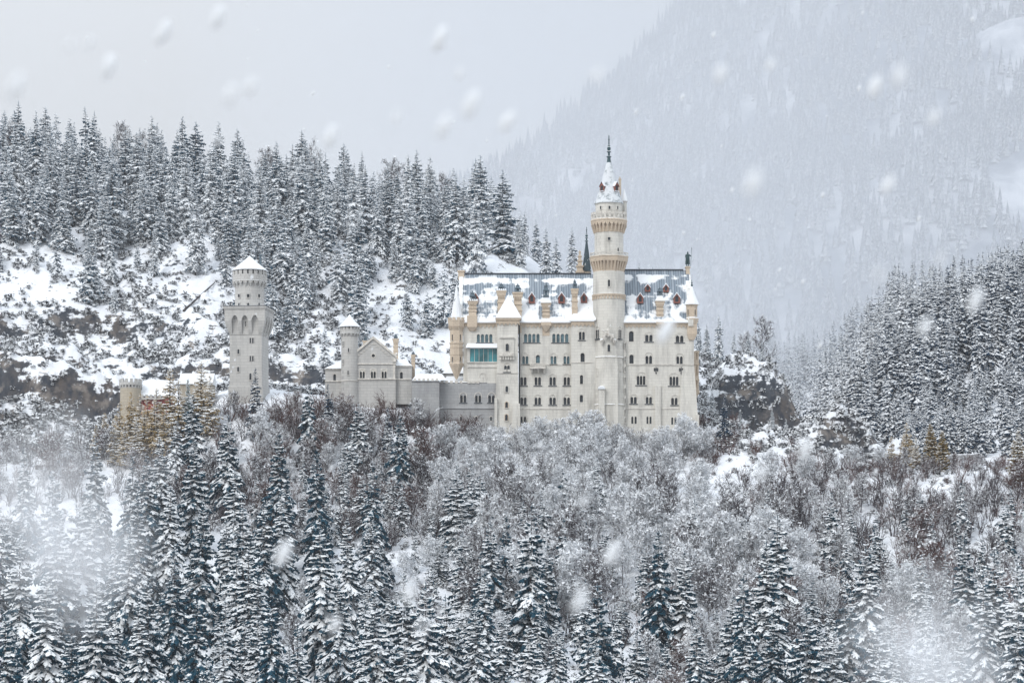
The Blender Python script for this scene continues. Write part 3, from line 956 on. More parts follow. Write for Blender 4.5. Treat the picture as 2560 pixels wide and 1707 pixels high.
# gable parapets with pedestals
for (a, b, ptop) in ((1147, 1157, 683), (1716, 1729, 678)):
    gp = MB()
    x0, x1 = PX(a, 605), PX(b, 605)
    zr = PZ(ptop, 610)
    for ya, yb_ in ((599.0, 610), (621, 610)):
        gp.add([(x0, ya, ZE - 1.2), (x1, ya, ZE - 1.2), (x1, yb_, zr - 1.6), (x0, yb_, zr - 1.6), (x0, ya, ZE + .5), (x1, ya, ZE + .5), (x1, yb_, zr), (x0, yb_, zr)],
               [(0, 3, 2, 1), (4, 5, 6, 7), (0, 1, 5, 4), (1, 2, 6, 5), (2, 3, 7, 6), (3, 0, 4, 7)])
    gp.quad((x1, 599.2, ZE), (x1, 610, zr - 1), (x1, 620.8, ZE), (x1, 610, ZE))
    gp.build('gable_parapet', M['stone'], pal)
for (a, b, p0, p1) in ((1144, 1162, 677, 690), (1713, 1725, 667, 684)):
    pd = MB()
    x0, x1 = PX(a, 610), PX(b, 610)
    z0, z1 = PZ(p1, 610), PZ(p0, 610)
    pd.box(x0 + .15, x1 - .15, 609.2, 610.8, z0 - 1, z1 - .35)
    pd.box(x0 - .05, x1 + .05, 609.0, 611.0, z1 - .349, z1 - .12)
    pd.box(x0 + .05, x1 - .05, 609.1, 610.9, z1 - .119, z1)
    pd.build('pedestal', M['tan'], pal)

# dormers and chimneys
def roof_D(py, ridge):
    """depth at which the front roof slope is seen on this photo row"""
    zr = PZ(ridge, 610)
    lo, hi = 599.25, 610.0
    for _ in range(40):
        m = (lo + hi) / 2
        z = ZE + (zr - ZE) * (m - 599.25) / 10.75
        if HZ - z * FP / m > py:
            lo = m
        else:
            hi = m
    return lo
for px, p0, p1, w in ((1189, 733, 756, 13), (1329.5, 732, 757, 15), (1404, 732, 757, 16), (1460, 732, 756, 15)):
    dormer(pal, px, w, p0, p1, roof_D(p1, 685.5) - 0.5)
for px, p0, p1, w in ((1619, 711, 728, 13), (1665, 711, 729, 13), (1600.5, 734, 757, 15), (1692, 734, 757, 16)):
    dormer(pal, px, w, p0, p1, roof_D(p1, 676) - 0.5)
chimney(pal, 1169, 1194, 752, 787, 599.6, 26, 'crown', 1.8)
chimney(pal, 1241.5, 1265, 726, 785, roof_D(785, 685.5) - .6, 20, 'crown')
chimney(pal, 1282, 1307, 730, 792, roof_D(792, 685.5) - .6, 22)
chimney(pal, 1353.5, 1377, 757, 799, 599.7, 36, 'pyramid', 1.8)
chimney(pal, 1428, 1446, 721, 786, 599.9, 24)
chimney(pal, 1639, 1661, 752, 797, 600.0, 20, 'pyramid', 1.8)
# skylight rail above the left wing's eaves
sk = MB()
for k in range(3):
    sk.box(PX(1194), PX(1240), 600.4 + k * .5, 600.5 + k * .5, PZ(800) + .3 + k * .55, PZ(800) + .42 + k * .55)
for k in range(9):
    x = PX(1194 + k * 5.7)
    sk.box(x, x + .08, 600.3, 600.38, PZ(803), PZ(790))
sk.build('snow_guard', M['iron'], pal)

# square stair turret
tu = MB()
x0, x1 = PX(1243), PX(1296)
tu.frustum((x0 - 1.0, x1 + .25, 596.4, 604), PZ(BOT), (x0, x1 - .1, 597.5, 604), PZ(910))
tu.box(x0, x1 - .1, 597.5, 604, PZ(910) + .002, PZ(803))
tu.box(PX(1281, 597), PX(1300, 597), 595.6, 597.3, PZ(BOT), PZ(1012))
tu.box(PX(1236, 597), PX(1243, 597), 596.2, 598, PZ(BOT), PZ(998))
# oriel
tu.pbox(1250, 1285, 845, 881, 597.1, 597.497)
tuo = tu.build('stair_turret', M['stone'], pal)
t2 = MB()
frieze(t2, 1240, 1299, 797.5, 597.45, step=.85)
t2.box(PX(1239, 597), PX(1303, 597), 596.8, 604.4, PZ(798, 597) + .002, PZ(798, 597) + .35)
t2.build('cornice', M['tan'], tuo)
t3 = MB()
t3.pbox(1249, 1286, 842.5, 845, 596.8, 597.49)
t3.build('ledge', M['trim'], tuo)
t3 = MB()
t3.pbox(1248.5, 1285.5, 880.5, 890, 596.6, 597.49)
for k in range(6):
    a = 1250 + k * 6.3
    t3.pbox(a, a + 3.6, 890.1, 899, 596.8, 597.49)
t3.build('balcony', M['trim'], tuo)
t3 = MB()
t3.pbox(1242.5, 1296, 931, 933, 597.2, 597.49)
t3.build('string_course', M['trim'], tuo)
pwin(tuo, 1268, 13, 857, 879, 597.05, 1, 'single')
pwin(tuo, 1267.5, 19, 906, 931, 597.44, 2, 'hood')
pwin(tuo, 1267, 11, 963, 981, 597.1, 1, 'single')
pwin(tuo, 1266.5, 11, 1003, 1020, 596.9, 1, 'single', stone='tan')
pwin(tuo, 1266, 11, 1034, 1052, 596.7, 1, 'single', stone='tan')
rf = MB()
zb = PZ(798, 597) + .36
cx, cyy = (PX(1239, 597) + PX(1303, 597)) / 2, 600.6
rf.frustum((PX(1238, 597), PX(1304, 597), 596.7, 604.5), zb, (cx - .9, cx + .9, 599.6, 601.6), PZ(752, 600), 0)
rf.frustum((cx - .9, cx + .9, 599.6, 601.6), PZ(752, 600) + .002, (cx - .08, cx + .08, 600.5, 600.7), PZ(736, 600), 0)
rf.build('roof', M['snowroof'], tuo)
dp = MB()
dp.tube((PX(1298.5, 598), 599.6, PZ(808)), (PX(1298.5, 598), 599.6, PZ(1012)), .17, .17, 8)
dp.build('downpipe', M['iron'], pal)

# round corner turret at the left, cantilevered
cx, cyy = PX(1141, 600), 600.2
tl = MB()
Z = lambda p: PZ(p, 598.5)
tl.lathe(cx, cyy, [(.15, Z(948)), (.55, Z(940)), (1.25, Z(924)), (1.85, Z(912)), (1.95, Z(909)), (1.72, Z(905)), (1.72, Z(860)), (1.86, Z(858)), (1.86, Z(855)), (1.72, Z(853)),
                   (1.72, Z(825)), (2.1, Z(814)), (2.25, Z(803)), (2.3, Z(802)), (2.3, Z(800))], 8, a0=math.pi / 8)
for p in (867, 885):
    tl.lathe(cx, cyy, [(1.82, Z(p + 1.2)), (1.82, Z(p - 1))], 8, a0=math.pi / 8)
tl.ring(cx, cyy, 1.75, 2.12, Z(823), Z(815), 24, .55, r1b=1.8)
tl.ring(cx, cyy, 1.7, 2.15, Z(800) + .002, Z(793), 10, .55)
tlo = tl.build('corner_turret', M['tan'], pal)
for p, p0, p1 in ((1131.5, 834, 852), (1150.5, 834, 852), (1131.5, 890, 906), (1150.5, 890, 906)):
    rwin(tlo, cx, cyy, 1.62, p, 5.5, p0, p1, stone='tan')
rr = MB()
rr.lathe(cx + .05, cyy, [(1.62, Z(800)), (1.35, Z(785)), (.85, Z(755)), (.35, Z(725)), (.05, Z(708))], 12)
rr.build('roof', M['snowroof'], tlo)

# corner turret at the right gable
cx, cyy = PX(1730, 600), 600.6
t = MB()
t.lathe(cx, cyy, [(.1, Z(842)), (.5, Z(832)), (1.3, Z(812)), (1.75, Z(797)), (1.75, Z(794)), (1.42, Z(791)), (1.42, Z(764)), (1.62, Z(761)), (1.62, Z(759))], 8, a0=math.pi / 8)
t.box(PX(1718), PX(1742), 599.3, 603, PZ(835), PZ(812))
t.frustum((PX(1722), PX(1736), 599.6, 602), PZ(850), (PX(1717.5), PX(1742.5), 599.2, 603.1), PZ(835) - .003)
cto = t.build('corner_turret', M['tan'], pal)
for p in (1721, 1737.5):
    rwin(cto, cx, cyy, 1.36, p, 5.5, 772, 789, stone='tan')
r = MB()
r.lathe(cx, cyy, [(1.95, Z(759.5)), (1.0, Z(738)), (.3, Z(718)), (.1, Z(712))], 10)
ro = r.build('roof', M['snowroof'], cto)
r = MB()
r.lathe(cx, cyy, [(.2, Z(713)), (.28, Z(710)), (.1, Z(707)), (.22, Z(704)), (.08, Z(702)), (.03, Z(696))], 6)
r.build('finial', M['verdigris'], ro)

# tan loggia on the right-hand end
lg = MB()
xa, xb = PX(1733, 606), PX(1746, 606)
for k, (p0, p1) in enumerate(((884, 911), (915, 950), (954, 978))):
    for yy in (603.2, 606.5, 609.8, 613):
        lg.lathe(xb - .35, yy, [(.3, PZ(p1, 606)), (.22, PZ(p1, 606) + .2), (.22, PZ(p0, 606) - .3), (.34, PZ(p0, 606))], 8)
    lg.box(xa, xb, 602.8, 613.5, PZ(p0, 606) + .002, PZ(p0 - 4, 606) - .002)
    lg.box(xa, xb - .2, 602.8, 613.5, PZ(p1, 606), PZ(p1 - 8, 606))
    lg.box(xa, xa + .5, 602.9, 613.4, PZ(p1 - 8, 606) + .002, PZ(p0, 606))
lg.box(xa, xb + .05, 602.8, 613.5, PZ(985, 606), PZ(978, 606) - .002)
lg.frustum((xa, xa + .3, 603.5, 612.5), PZ(1003, 606), (xa, xb, 602.8, 613.5), PZ(985, 606) - .003)
lg.build('loggia', M['tan'], pal)

# conservatory between the left wing and the stair turret
cv = MB()
cv.pbox(1169, 1243, 907, 957.5, 598.4, 599.997)
cv.pbox(1167, 1243, 915.5, 918, 598.2, 598.397)
cv.pbox(1168, 1243, 904, 907, 598.15, 599.9)
cv.pbox(1168, 1175, 869, 904, 598.4, 599.9)
for k in range(1, 6):
    a = 1175 + k * 11.3
    cv.pbox(a - .45, a + .45, 871, 904, 598.42, 598.6)
cv.pbox(1168, 1243, 868, 871.5, 598.4, 598.7)
cvo = cv.build('conservatory', M['stone'], pal)
win_holes = win(cvo, 1198, 1217.5, 931, 957.5, 598.39, 2, 'hood')
g = MB()
for k in range(6):
    a = 1175 + k * 11.3
    g.pbox(a + .5, a + 10.8, 871.6, 903.9, 598.62, 598.66)
g.build('pane', M['conserv'], cvo)
g = MB()
x0, x1 = PX(1164.5, 597.6), PX(1243.5, 597.6)
g.add([(x0, 597.4, PZ(868, 597.6)), (x1, 597.4, PZ(868, 597.6)), (x1, 599.99, PZ(858, 600)), (x0 + .3, 599.99, PZ(858, 600)),
       (x0, 597.4, PZ(869.6, 597.6)), (x1, 597.4, PZ(869.6, 597.6)), (x1, 599.99, PZ(866, 600)), (x0, 599.99, PZ(866, 600))],
      [(0, 1, 2, 3), (7, 6, 5, 4), (0, 4, 5, 1), (0, 3, 7, 4)])
g.build('roof', M['snow'], cvo)

# small balcony on brackets
bl = MB()
bl.pbox(1325, 1364.5, 918, 921, 598.3, 599.84)
bl.pbox(1326, 1363.5, 907.5, 909.5, 598.35, 598.6)
for s in (1326, 1362):
    bl.pbox(s, s + 1.6, 909.6, 917.9, 598.35, 599.8)
for k in range(11):
    a = 1329.5 + k * 3.0
    bl.pbox(a, a + 1.2, 909.6, 917.9, 598.42, 598.55)
for s in (1327.5, 1343, 1358.5):
    x = PX(s)
    bl.frustum((x, x + .45, 599.5, 599.99), PZ(933), (x - .05, x + .5, 598.4, 599.99), PZ(921.2))
bl.build('balcony', M['trim'], pal)
# wrought iron wall anchors
for px, p0, p1 in ((1640, 917, 935), (1703, 917, 936)):
    a = MB()
    x, z0, z1 = PX(px), PZ(p1), PZ(p0)
    a.box(x - .08, x + .08, 599.86, 599.96, z0, z1)
    zc = z0 + (z1 - z0) * .62
    a.box(x - .42, x + .42, 599.87, 599.95, zc - .08, zc + .08)
    for s in (-1, 1):
        a.lathe(x + s * .34, 599.9, [(.05, zc - .45), (.22, zc - .3), (.22, zc + .3), (.05, zc + .45)], 6, sy=.3)
    a.lathe(x, 599.9, [(.03, z0 - .1), (.2, z0 + .35), (.03, z0 + .6)], 6, sy=.3)
    a.build('wall_anchor', M['iron'], pal)

# ------------------------------------------------------------------ the tall stair tower
TX, TY = PX(1522.3, 601), 601.0
Zt = lambda p: PZ(p, 597.2)
tow = thing('tall_tower', 'tall pale round tower with two galleries and a pointed snowy roof', 'tower', (TX, TY, 42))
s = MB()
s.lathe(TX, TY, [(4.55, Zt(1130)), (4.25, Zt(1011)), (4.02, Zt(892)), (3.98, Zt(738)), (3.95, Zt(676))], 40)
s.lathe(TX, TY, [(3.62, Zt(640)), (3.62, Zt(545))], 40)
s.lathe(TX, TY, [(3.36, Zt(545)), (3.36, Zt(507)), (3.5, Zt(506)), (3.5, Zt(504))], 32)
# pale strip buttress and a capped stub
s.add([(PX(1529, 597), 596.4, Zt(1130)), (PX(1546, 597), 596.4, Zt(1130)), (PX(1544, 597), 597.35, Zt(885)), (PX(1531, 597), 597.1, Zt(885)),
       (PX(1529, 597), 599, Zt(1130)), (PX(1546, 597), 599, Zt(1130)), (PX(1544, 597), 599, Zt(885)), (PX(1531, 597), 599, Zt(885))],
      [(0, 1, 2, 3), (1, 5, 6, 2), (4, 0, 3, 7), (3, 2, 6, 7)])
s.pbox(1497, 1511.5, 972, 1130, 595.8, 599)
wallo = s.build('wall', M['stone'], tow, smooth=False)
for p in (892, 1011):
    b = MB()
    r0 = 4.02 if p == 892 else 4.26
    b.lathe(TX, TY, [(r0, Zt(p + 2)), (r0 + .16, Zt(p + 1)), (r0 + .16, Zt(p - .5)), (r0, Zt(p - 2))], 40)
    b.build('string_course', M['trim'], tow)
b = MB()
b.lathe(TX, TY, [(3.98, Zt(740)), (4.22, Zt(738)), (4.3, Zt(733.5)), (3.98, Zt(732.5))], 40)
b.ring(TX, TY, 3.9, 4.2, Zt(746), Zt(739), 30, .5)
b.build('frieze', M['tan'], tow)
c = MB()
c.pbox(1495.5, 1513, 968, 972, 595.5, 599)
c.lathe(PX(1504.2, 597), 597.2, [(.85, Zt(968) + .002), (.7, Zt(966)), (.3, Zt(964.5))], 12)
c.build('snow_cap', M['snow'], tow)
# lower octagonal gallery
g = MB()
A0 = math.pi / 8
g.lathe(TX, TY, [(3.97, Zt(678)), (4.15, Zt(668)), (4.45, Zt(652))], 8, a0=A0)
def octring(mb, rb, rt, z0, z1, per=4, w=.42):
    for k in range(8):
        for j in range(per):
            f = (j + .5 + (0 if per > 3 else 0)) / per
            a, c_ = A0 + k * math.pi / 4, A0 + (k + 1) * math.pi / 4
            for rr in ((rb, rt),):
                def pt(r, ff):
                    return (TX + r * (math.cos(a) * (1 - ff) + math.cos(c_) * ff), TY + r * (math.sin(a) * (1 - ff) + math.sin(c_) * ff))
                d = w / per / 2
                vs = []
                for (ri, ro, z) in ((3.6, rb, z0), (3.6, rt, z1)):
                    for (q, ff) in ((ri, f - d), (ro, f - d), (ro, f + d), (ri, f + d)):
                        e = pt(q, ff)
                        vs.append((e[0], e[1], z))
                mb.add(vs, [(0, 3, 2, 1), (4, 5, 6, 7), (0, 1, 5, 4), (1, 2, 6, 5), (2, 3, 7, 6), (3, 0, 4, 7)])
octring(g, 4.1, 4.95, Zt(676), Zt(652), 4, .46)
g.lathe(TX, TY, [(4.96, Zt(652)), (5.05, Zt(647)), (5.05, Zt(642)), (5.2, Zt(641)), (5.2, Zt(639))], 8, a0=A0)
go = g.build('gallery', M['tan'], tow)
p = MB()
def octwall(mb, r, z0, z1, th=.25):
    for k in range(8):
        a, c_ = A0 + k * math.pi / 4, A0 + (k + 1) * math.pi / 4
        vs = []
        for z in (z0, z1):
            for (rr, aa) in ((r - th, a), (r, a), (r, c_), (r - th, c_)):
                vs.append((TX + rr * math.cos(aa), TY + rr * math.sin(aa), z))
        mb.add(vs, [(0, 3, 2, 1), (4, 5, 6, 7), (1, 2, 6, 5), (3, 0, 4, 7)])
octwall(p, 5.15, Zt(639) + .002, Zt(637))
octwall(p, 5.15, Zt(632), Zt(629.5))
for k in range(8):
    for j in range(7):                               # lattice
        a, c_ = A0 + k * math.pi / 4, A0 + (k + 1) * math.pi / 4
        f0, f1 = j / 7, (j + 1) / 7
        if j % 2:
            f0, f1 = f1, f0
        q = lambda r, ff: (TX + r * (math.cos(a) * (1 - ff) + math.cos(c_) * ff), TY + r * (math.sin(a) * (1 - ff) + math.sin(c_) * ff))
        e0, e1 = q(5.02, f0), q(5.02, f1)
        p.tube((e0[0], e0[1], Zt(637)), (e1[0], e1[1], Zt(632)), .09, .09, 4)
p.build('railing', M['trim'], go)
# upper round gallery on pointed corbels
g = MB()
g.lathe(TX, TY, [(3.6, Zt(579)), (3.72, Zt(577)), (3.72, Zt(575)), (3.85, Zt(556))], 36)
g.ring(TX, TY, 3.6, 4.42, Zt(578), Zt(560), 26, .42, r1b=3.85)
g.ring(TX, TY, 3.6, 4.46, Zt(560) + .002, Zt(556), 26, .72)
g.lathe(TX, TY, [(4.47, Zt(556)), (4.5, Zt(551)), (4.62, Zt(549)), (4.62, Zt(546.5)), (4.5, Zt(545))], 36)
gu = g.build('gallery', M['tan'], tow)
p = MB()
p.ring(TX, TY, 4.25, 4.52, Zt(545) + .002, Zt(543), 36, 1.0)
p.ring(TX, TY, 4.27, 4.5, Zt(543) + .002, Zt(534), 24, .45)
p.ring(TX, TY, 4.25, 4.54, Zt(534) + .002, Zt(531), 36, 1.0)
p.ring(TX, TY, 4.27, 4.52, Zt(531) + .002, Zt(527.5), 24, .55)
p.build('parapet', M['trim'], gu)
p = MB()
p.lathe(TX, TY, [(4.22, Zt(545) + .003), (3.9, Zt(543)), (3.4, Zt(541))], 36)
p.build('snow_cap', M['snow'], gu)
# pointed roof
ro = MB()
ro.lathe(TX, TY, [(3.72, Zt(504) - .05), (3.66, Zt(503)), (2.95, Zt(484)), (2.25, Zt(462)), (1.9, Zt(452))], 24)
ro.lathe(TX, TY, [(1.98, Zt(452)), (1.9, Zt(450)), (1.45, Zt(432)), (.85, Zt(410)), (.55, Zt(400))], 24)
roo = ro.build('roof', M['snowroof_tower'], tow)
f = MB()
f.lathe(TX, TY, [(.56, Zt(401)), (.42, Zt(391)), (.36, Zt(388))], 12)
finial(f, TX, TY, Zt(388), Zt(331) - Zt(388), 1.1)
f.build('finial', M['verdigris'], roo)
for sgn in (-1, 1):
    th = sgn * 0.72
    R = 2.45
    T = Matrix.Translation((TX + R * math.sin(th), TY - R * math.cos(th), 0)) @ Matrix.Rotation(th, 4, 'Z')
    for nm_, col in (('dormer', 'red'),):
        m = MB()
        z0, z1 = Zt(476), Zt(452)
        w, zs = .62, Zt(461)
        m.box(-w, w, -.35, 1.6, z0, zs)
        m.add([(-w, -.35, zs), (w, -.35, zs), (0, -.35, z1 - .3)], [(0, 1, 2)])
        for q in (-1, 1):
            m.quad((q * w * 1.35, -.55, zs - .3), (0, -.55, z1), (0, 1.3, z1), (q * w * 1.35, 1.3, zs - .3))
        place(m, T)
        d_ = m.build(nm_, M[col], roo)
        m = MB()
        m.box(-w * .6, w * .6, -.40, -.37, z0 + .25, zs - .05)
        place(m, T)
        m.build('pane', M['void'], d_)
        m = MB()
        for q in (-1, 1):
            m.quad((q * w * 1.2, -.5, zs - .16), (0, -.5, z1 + .14), (0, 1.3, z1 + .14), (q * w * 1.2, 1.3, zs - .16))
        m.box(-w * 1.1, w * 1.1, -.62, -.41, z0 + .02, z0 + .16)
        place(m, T)
        m.build('snow_cap', M['snow'], d_)
# little stair cap and chimney at its back right
cxs, cys = PX(1561, 603), 603.4
q = MB()
q.lathe(cxs, cys, [(.62, Zt(560)), (.62, Zt(496)), (.78, Zt(495)), (.78, Zt(493))], 14)
tso = q.build('side_turret', M['stone'], tow)
q = MB()
q.lathe(cxs, cys, [(.95, Zt(493.5)), (.5, Zt(478)), (.05, Zt(462))], 14)
q.build('roof', M['snow'], tso)
rwin(tso, cxs, cys, .58, 1560, 4, 513, 524)
q = MB()
q.box(PX(1546.5, 603), PX(1552.5, 603), 602.2, 602.8, Zt(500), Zt(441))
q.box(PX(1545.7, 603), PX(1553.3, 603), 602.1, 602.9, Zt(441) + .002, Zt(438.5))
q.lathe(PX(1549.5, 603), 602.5, [(.16, Zt(438)), (.14, Zt(433))], 8)
q.build('chimney', M['tan'], tow)
# tower windows
for px, w, p0, p1, n, st in ((1494.5, 15, 814, 848, 2, 'hood'), (1549.5, 14, 814, 848, 2, 'hood'), (1522, 11, 859, 880, 1, 'single'), (1494, 9, 919, 940, 1, 'single'),
                             (1550.5, 9, 907, 928, 1, 'single'), (1521, 10, 963, 981, 1, 'single'), (1521, 12, 1014, 1036, 1, 'single'), (1522.3, 9, 697, 717, 1, 'single')):
    rwin(tow, TX, TY, 4.02, px, w, p0, p1, n, st)
for px in (1502.5, 1523.5, 1544):
    rwin(tow, TX, TY, 3.37, px, 8, 514, 524, 1, 'single')
rwin(tow, TX, TY, 3.62, 1522.7, 8, 593, 601, 1, 'square', round_top=False)
rwin(tow, TX, TY, 3.62, 1545, 8, 618, 630, 1, 'single')
for p0 in (856, 890, 915.5, 941, 968, 994, 1021, 1043):
    pwin(tow, 1561.8, 7, p0, p0 + 15, 599.0, 1, 'single', th=0.9)
q = MB()
q.pbox(1556, 1565, 850, 1125, 599.2, 600.5)
q.build('stair_strip', M['stone'], tow)

def skin_figure(name, pts, edges, radii, mat, parent=None, root=0, levels=1):
    me = bpy.data.meshes.new(name)
    me.from_pydata(pts, edges, [])
    me.materials.append(mat)
    o = link(name, me, parent)
    md = o.modifiers.new('skin', 'SKIN')
    sv_ = me.skin_vertices[0] if me.skin_vertices else None
    if sv_ is None:
        bmx = bmesh.new()
        bmx.from_mesh(me)
        bmx.verts.layers.skin.verify()
        bmx.to_mesh(me)
        bmx.free()
        sv_ = me.skin_vertices[0]
    for i, r_ in enumerate(radii):
        sv_.data[i].radius = (r_, r_)
        sv_.data[i].use_root = (i == root)
    sb = o.modifiers.new('sub', 'SUBSURF')
    sb.levels = sb.render_levels = levels
    return o
# stone relief of a horseman on the tower front
ox, oy, oz = PX(1521, 596.4), 596.25, Zt(848)
hp = [(-.1, 0, 1.0), (-.75, 0, 1.25), (-1.05, 0, 1.75), (-1.35, -.05, 2.1), (-1.75, -.05, 1.85), (.55, 0, .95), (.95, 0, .75), (1.35, 0, .2), (1.2, 0, -.5), (1.35, 0, -1.05),
      (.75, 0, .2), (.55, 0, -.45), (-.8, -.1, .7), (-1.2, -.1, .15), (-1.35, -.1, -.45), (-.7, .1, .6), (-1.25, .1, .75), (-1.6, .1, .3),
      (-.05, -.05, 1.55), (-.1, -.08, 2.1), (-.12, -.08, 2.45), (-.15, -.08, 2.75), (-.55, -.2, 2.2), (-.9, -.2, 1.85), (.35, -.15, 2.25), (.5, -.2, 2.7), (.05, -.3, 1.0), (-.15, -.35, .4),
      (1.3, 0, 1.15), (1.65, 0, .9)]
he = [(0, 1), (1, 2), (2, 3), (3, 4), (0, 5), (5, 6), (6, 7), (7, 8), (8, 9), (6, 10), (10, 11), (1, 12), (12, 13), (13, 14), (1, 15), (15, 16), (16, 17),
      (0, 18), (18, 19), (19, 20), (20, 21), (19, 22), (22, 23), (19, 24), (24, 25), (18, 26), (26, 27), (6, 28), (28, 29)]
hr = [.42, .42, .30, .22, .13, .40, .38, .22, .13, .10, .22, .13, .2, .15, .1, .2, .14, .1, .28, .27, .12, .2, .13, .1, .13, .1, .17, .12, .1, .06]
skin_figure('horseman_relief', [(ox + a, oy + b_, oz + c_) for a, b_, c_ in hp], he, hr, M['trim'], tow, levels=1)
cb = MB()
for px in (1505, 1536):
    x = PX(px, 596.5)
    cb.lathe(x, 596.9, [(.12, Zt(863)), (.35, Zt(857)), (.55, Zt(853)), (.6, Zt(850)), (.2, Zt(847))], 8)
cb.build('console', M['trim'], tow)

# ------------------------------------------------------------------ things that stand on or behind the palace
def spire_thing():
    t = thing('spire', 'slender dark spire rising behind the ridge left of the tall tower', 'spire', (PX(1466.5, 613), 613, PZ(690, 613)))
    x, y = PX(1466.5, 613), 613.0
    Z_ = lambda p: PZ(p, 612)
    m = MB()
    m.lathe(x, y, [(1.1, Z_(720)), (1.1, Z_(672)), (1.2, Z_(671))], 8, a0=A0)
    m.build('base', M['tan'], t)
    m = MB()
    m.lathe(x, y, [(1.3, Z_(678)), (.95, Z_(655)), (.62, Z_(630)), (.3, Z_(607)), (.2, Z_(602))], 8, a0=A0)
    m.build('roof', M['snowroof_tower'] if False else M['spire_metal'], t)
    m = MB()
    finial(m, x, y, Z_(603), Z_(566) - Z_(603), .8)
    m.build('finial', M['verdigris'], t)
M['spire_metal'] = m_snowroof('spire_sheet_metal', (0.05, 0.075, 0.09), 0.34, 0.42)
spire_thing()
pn = thing('pinnacle', 'stepped tan stone pinnacle with snowy ledges behind the ridge', 'pinnacle', (PX(1449, 612), 612, PZ(690, 612)))
m = MB()
x, y = PX(1449.5, 612), 612.0
Z_ = lambda p: PZ(p, 611)
for (a, b_, w) in ((720, 682, .85), (681.9, 677, 1.1), (676.9, 667, .75), (666.9, 663, .95), (662.9, 653, .5), (652.9, 650, .7), (649.9, 641, .38), (640.9, 638.5, .55), (638.4, 630, .25), (629.9, 628, .35)):
    m.box(x - w, x + w, y - w, y + w, Z_(a), Z_(b_))
m.lathe(x, y, [(.2, Z_(628)), (.05, Z_(624))], 6)
m.build('shaft', M['tan'], pn)
# knight statue
px0, pz0 = PX(1719.3, 610), PZ(667, 610)
K = [(0, 0, 1.95), (0, .02, 2.5), (0, .03, 3.0), (0, .03, 3.3), (0, -.02, 3.62), (-.2, 0, 1.75), (-.27, -.03, 1.0), (-.24, .04, .22), (-.28, -.2, .12), (.2, 0, 1.75), (.2, -.03, 1.0), (.2, .04, .22), (.22, -.2, .12),
     (-.42, .02, 3.05), (-.58, -.08, 2.5), (-.45, -.32, 2.2), (.42, .02, 3.05), (.68, -.1, 2.65), (.75, -.3, 2.95), (0, .02, 3.95)]
KE = [(0, 1), (1, 2), (2, 3), (3, 4), (0, 5), (5, 6), (6, 7), (7, 8), (0, 9), (9, 10), (10, 11), (11, 12), (2, 13), (13, 14), (14, 15), (2, 16), (16, 17), (17, 18), (4, 19)]
KR = [.36, .38, .42, .17, .24, .25, .18, .13, .12, .25, .18, .13, .12, .2, .14, .12, .2, .14, .12, .1]
M['bronze'] = m_plain('snowy_dark_bronze', (0.035, 0.07, 0.075), 0.5, metallic=0.2)
kn = thing('statue', 'dark bronze knight with a spear standing on the right gable pedestal', 'statue', (px0, 610, pz0))
skin_figure('body', [(px0 + a, 610 + b_, pz0 + c_) for a, b_, c_ in K], KE, KR, M['bronze'], kn, levels=2)
m = MB()
m.tube((px0 + .72, 609.6, pz0 + .1), (px0 + .95, 609.7, pz0 + 4.55), .05, .04, 6)
m.lathe(px0 + .95, 609.7, [(.09, pz0 + 4.5), (.02, pz0 + 4.95)], 5)
m.build('spear', M['bronze'], kn)
m = MB()
m.add([(px0 - .45, 610.22, pz0 + 3.0), (px0 + .45, 610.22, pz0 + 3.0), (px0 + .6, 610.5, pz0 + .7), (px0 - .6, 610.5, pz0 + .7),
       (px0 - .45, 610.36, pz0 + 3.0), (px0 + .45, 610.36, pz0 + 3.0), (px0 + .6, 610.62, pz0 + .7), (px0 - .6, 610.62, pz0 + .7)],
      [(0, 1, 2, 3), (7, 6, 5, 4), (0, 4, 5, 1), (1, 5, 6, 2), (2, 6, 7, 3), (3, 7, 4, 0)])
m.build('cloak', M['bronze'], kn)
m = MB()
m.lathe(px0, 610, [(.62, pz0 + .001), (.62, pz0 + .14)], 10)
m.build('base', M['bronze'], kn)

# ------------------------------------------------------------------ terrace wall left of the palace
tw = thing('terrace_wall', 'grey stone terrace wall with snowy battlements below the left turret', 'wall', (PX(1130), 600, 42))
w = MB()
H = [win(tw, a, b_, 980, 1007, 598.0, 2, 'hood', stone='stone_grey') for a, b_ in ((1148, 1168), (1185.5, 1205), (1218, 1239.5))]
H += [win(tw, a, a + 7, 1040, 1052, 598.0, 1, 'single', stone='stone_grey') for a in (1149, 1187, 1224)]
facade(w, 1097, 1243, 958, BOT, 598.0, H)
shell(w, 1097, 1243, 958, BOT, 598.0, 604)
w.pbox(1029.5, 1098, 953, BOT, 594.5, 604)
w.pbox(1029, 1098.5, 951, 953, 594.2, 604.2)
string_course(w, 1097, 1243, 1020, 598.0)
wo = w.build('wall', M['stone_grey'], tw)
w = MB()
for k in range(6):
    a = 1034 + k * 11
    w.pbox(a, a + 6, 946, 950.9, 594.4, 595.2)
for k in range(8):
    a = 1101 + k * 12
    if a < 1160:
        w.pbox(a, a + 7, 951.5, 957.9, 598.0, 598.9)
for k in range(3):
    w.pbox(1170 + k * 11, 1176 + k * 11, 952, 957.9, 597.7, 598.37)
w.build('battlement', M['trim'], tw)
w = MB()
for (a, b_, p0, p1, D0, D1, z1) in ((1030, 1117, 950, 934, 595.5, 606, 0), (1105, 1170, 956, 940, 599.2, 606, 0)):
    w.add([(PX(a, D0), D0, PZ(p0, D0)), (PX(b_, D0), D0, PZ(p0, D0)), (PX(b_ - 12, D1), D1, PZ(p1, D1)), (PX(a + 12, D1), D1, PZ(p1, D1))], [(0, 1, 2, 3)])
w.build('snow_cap', M['snow'], tw)
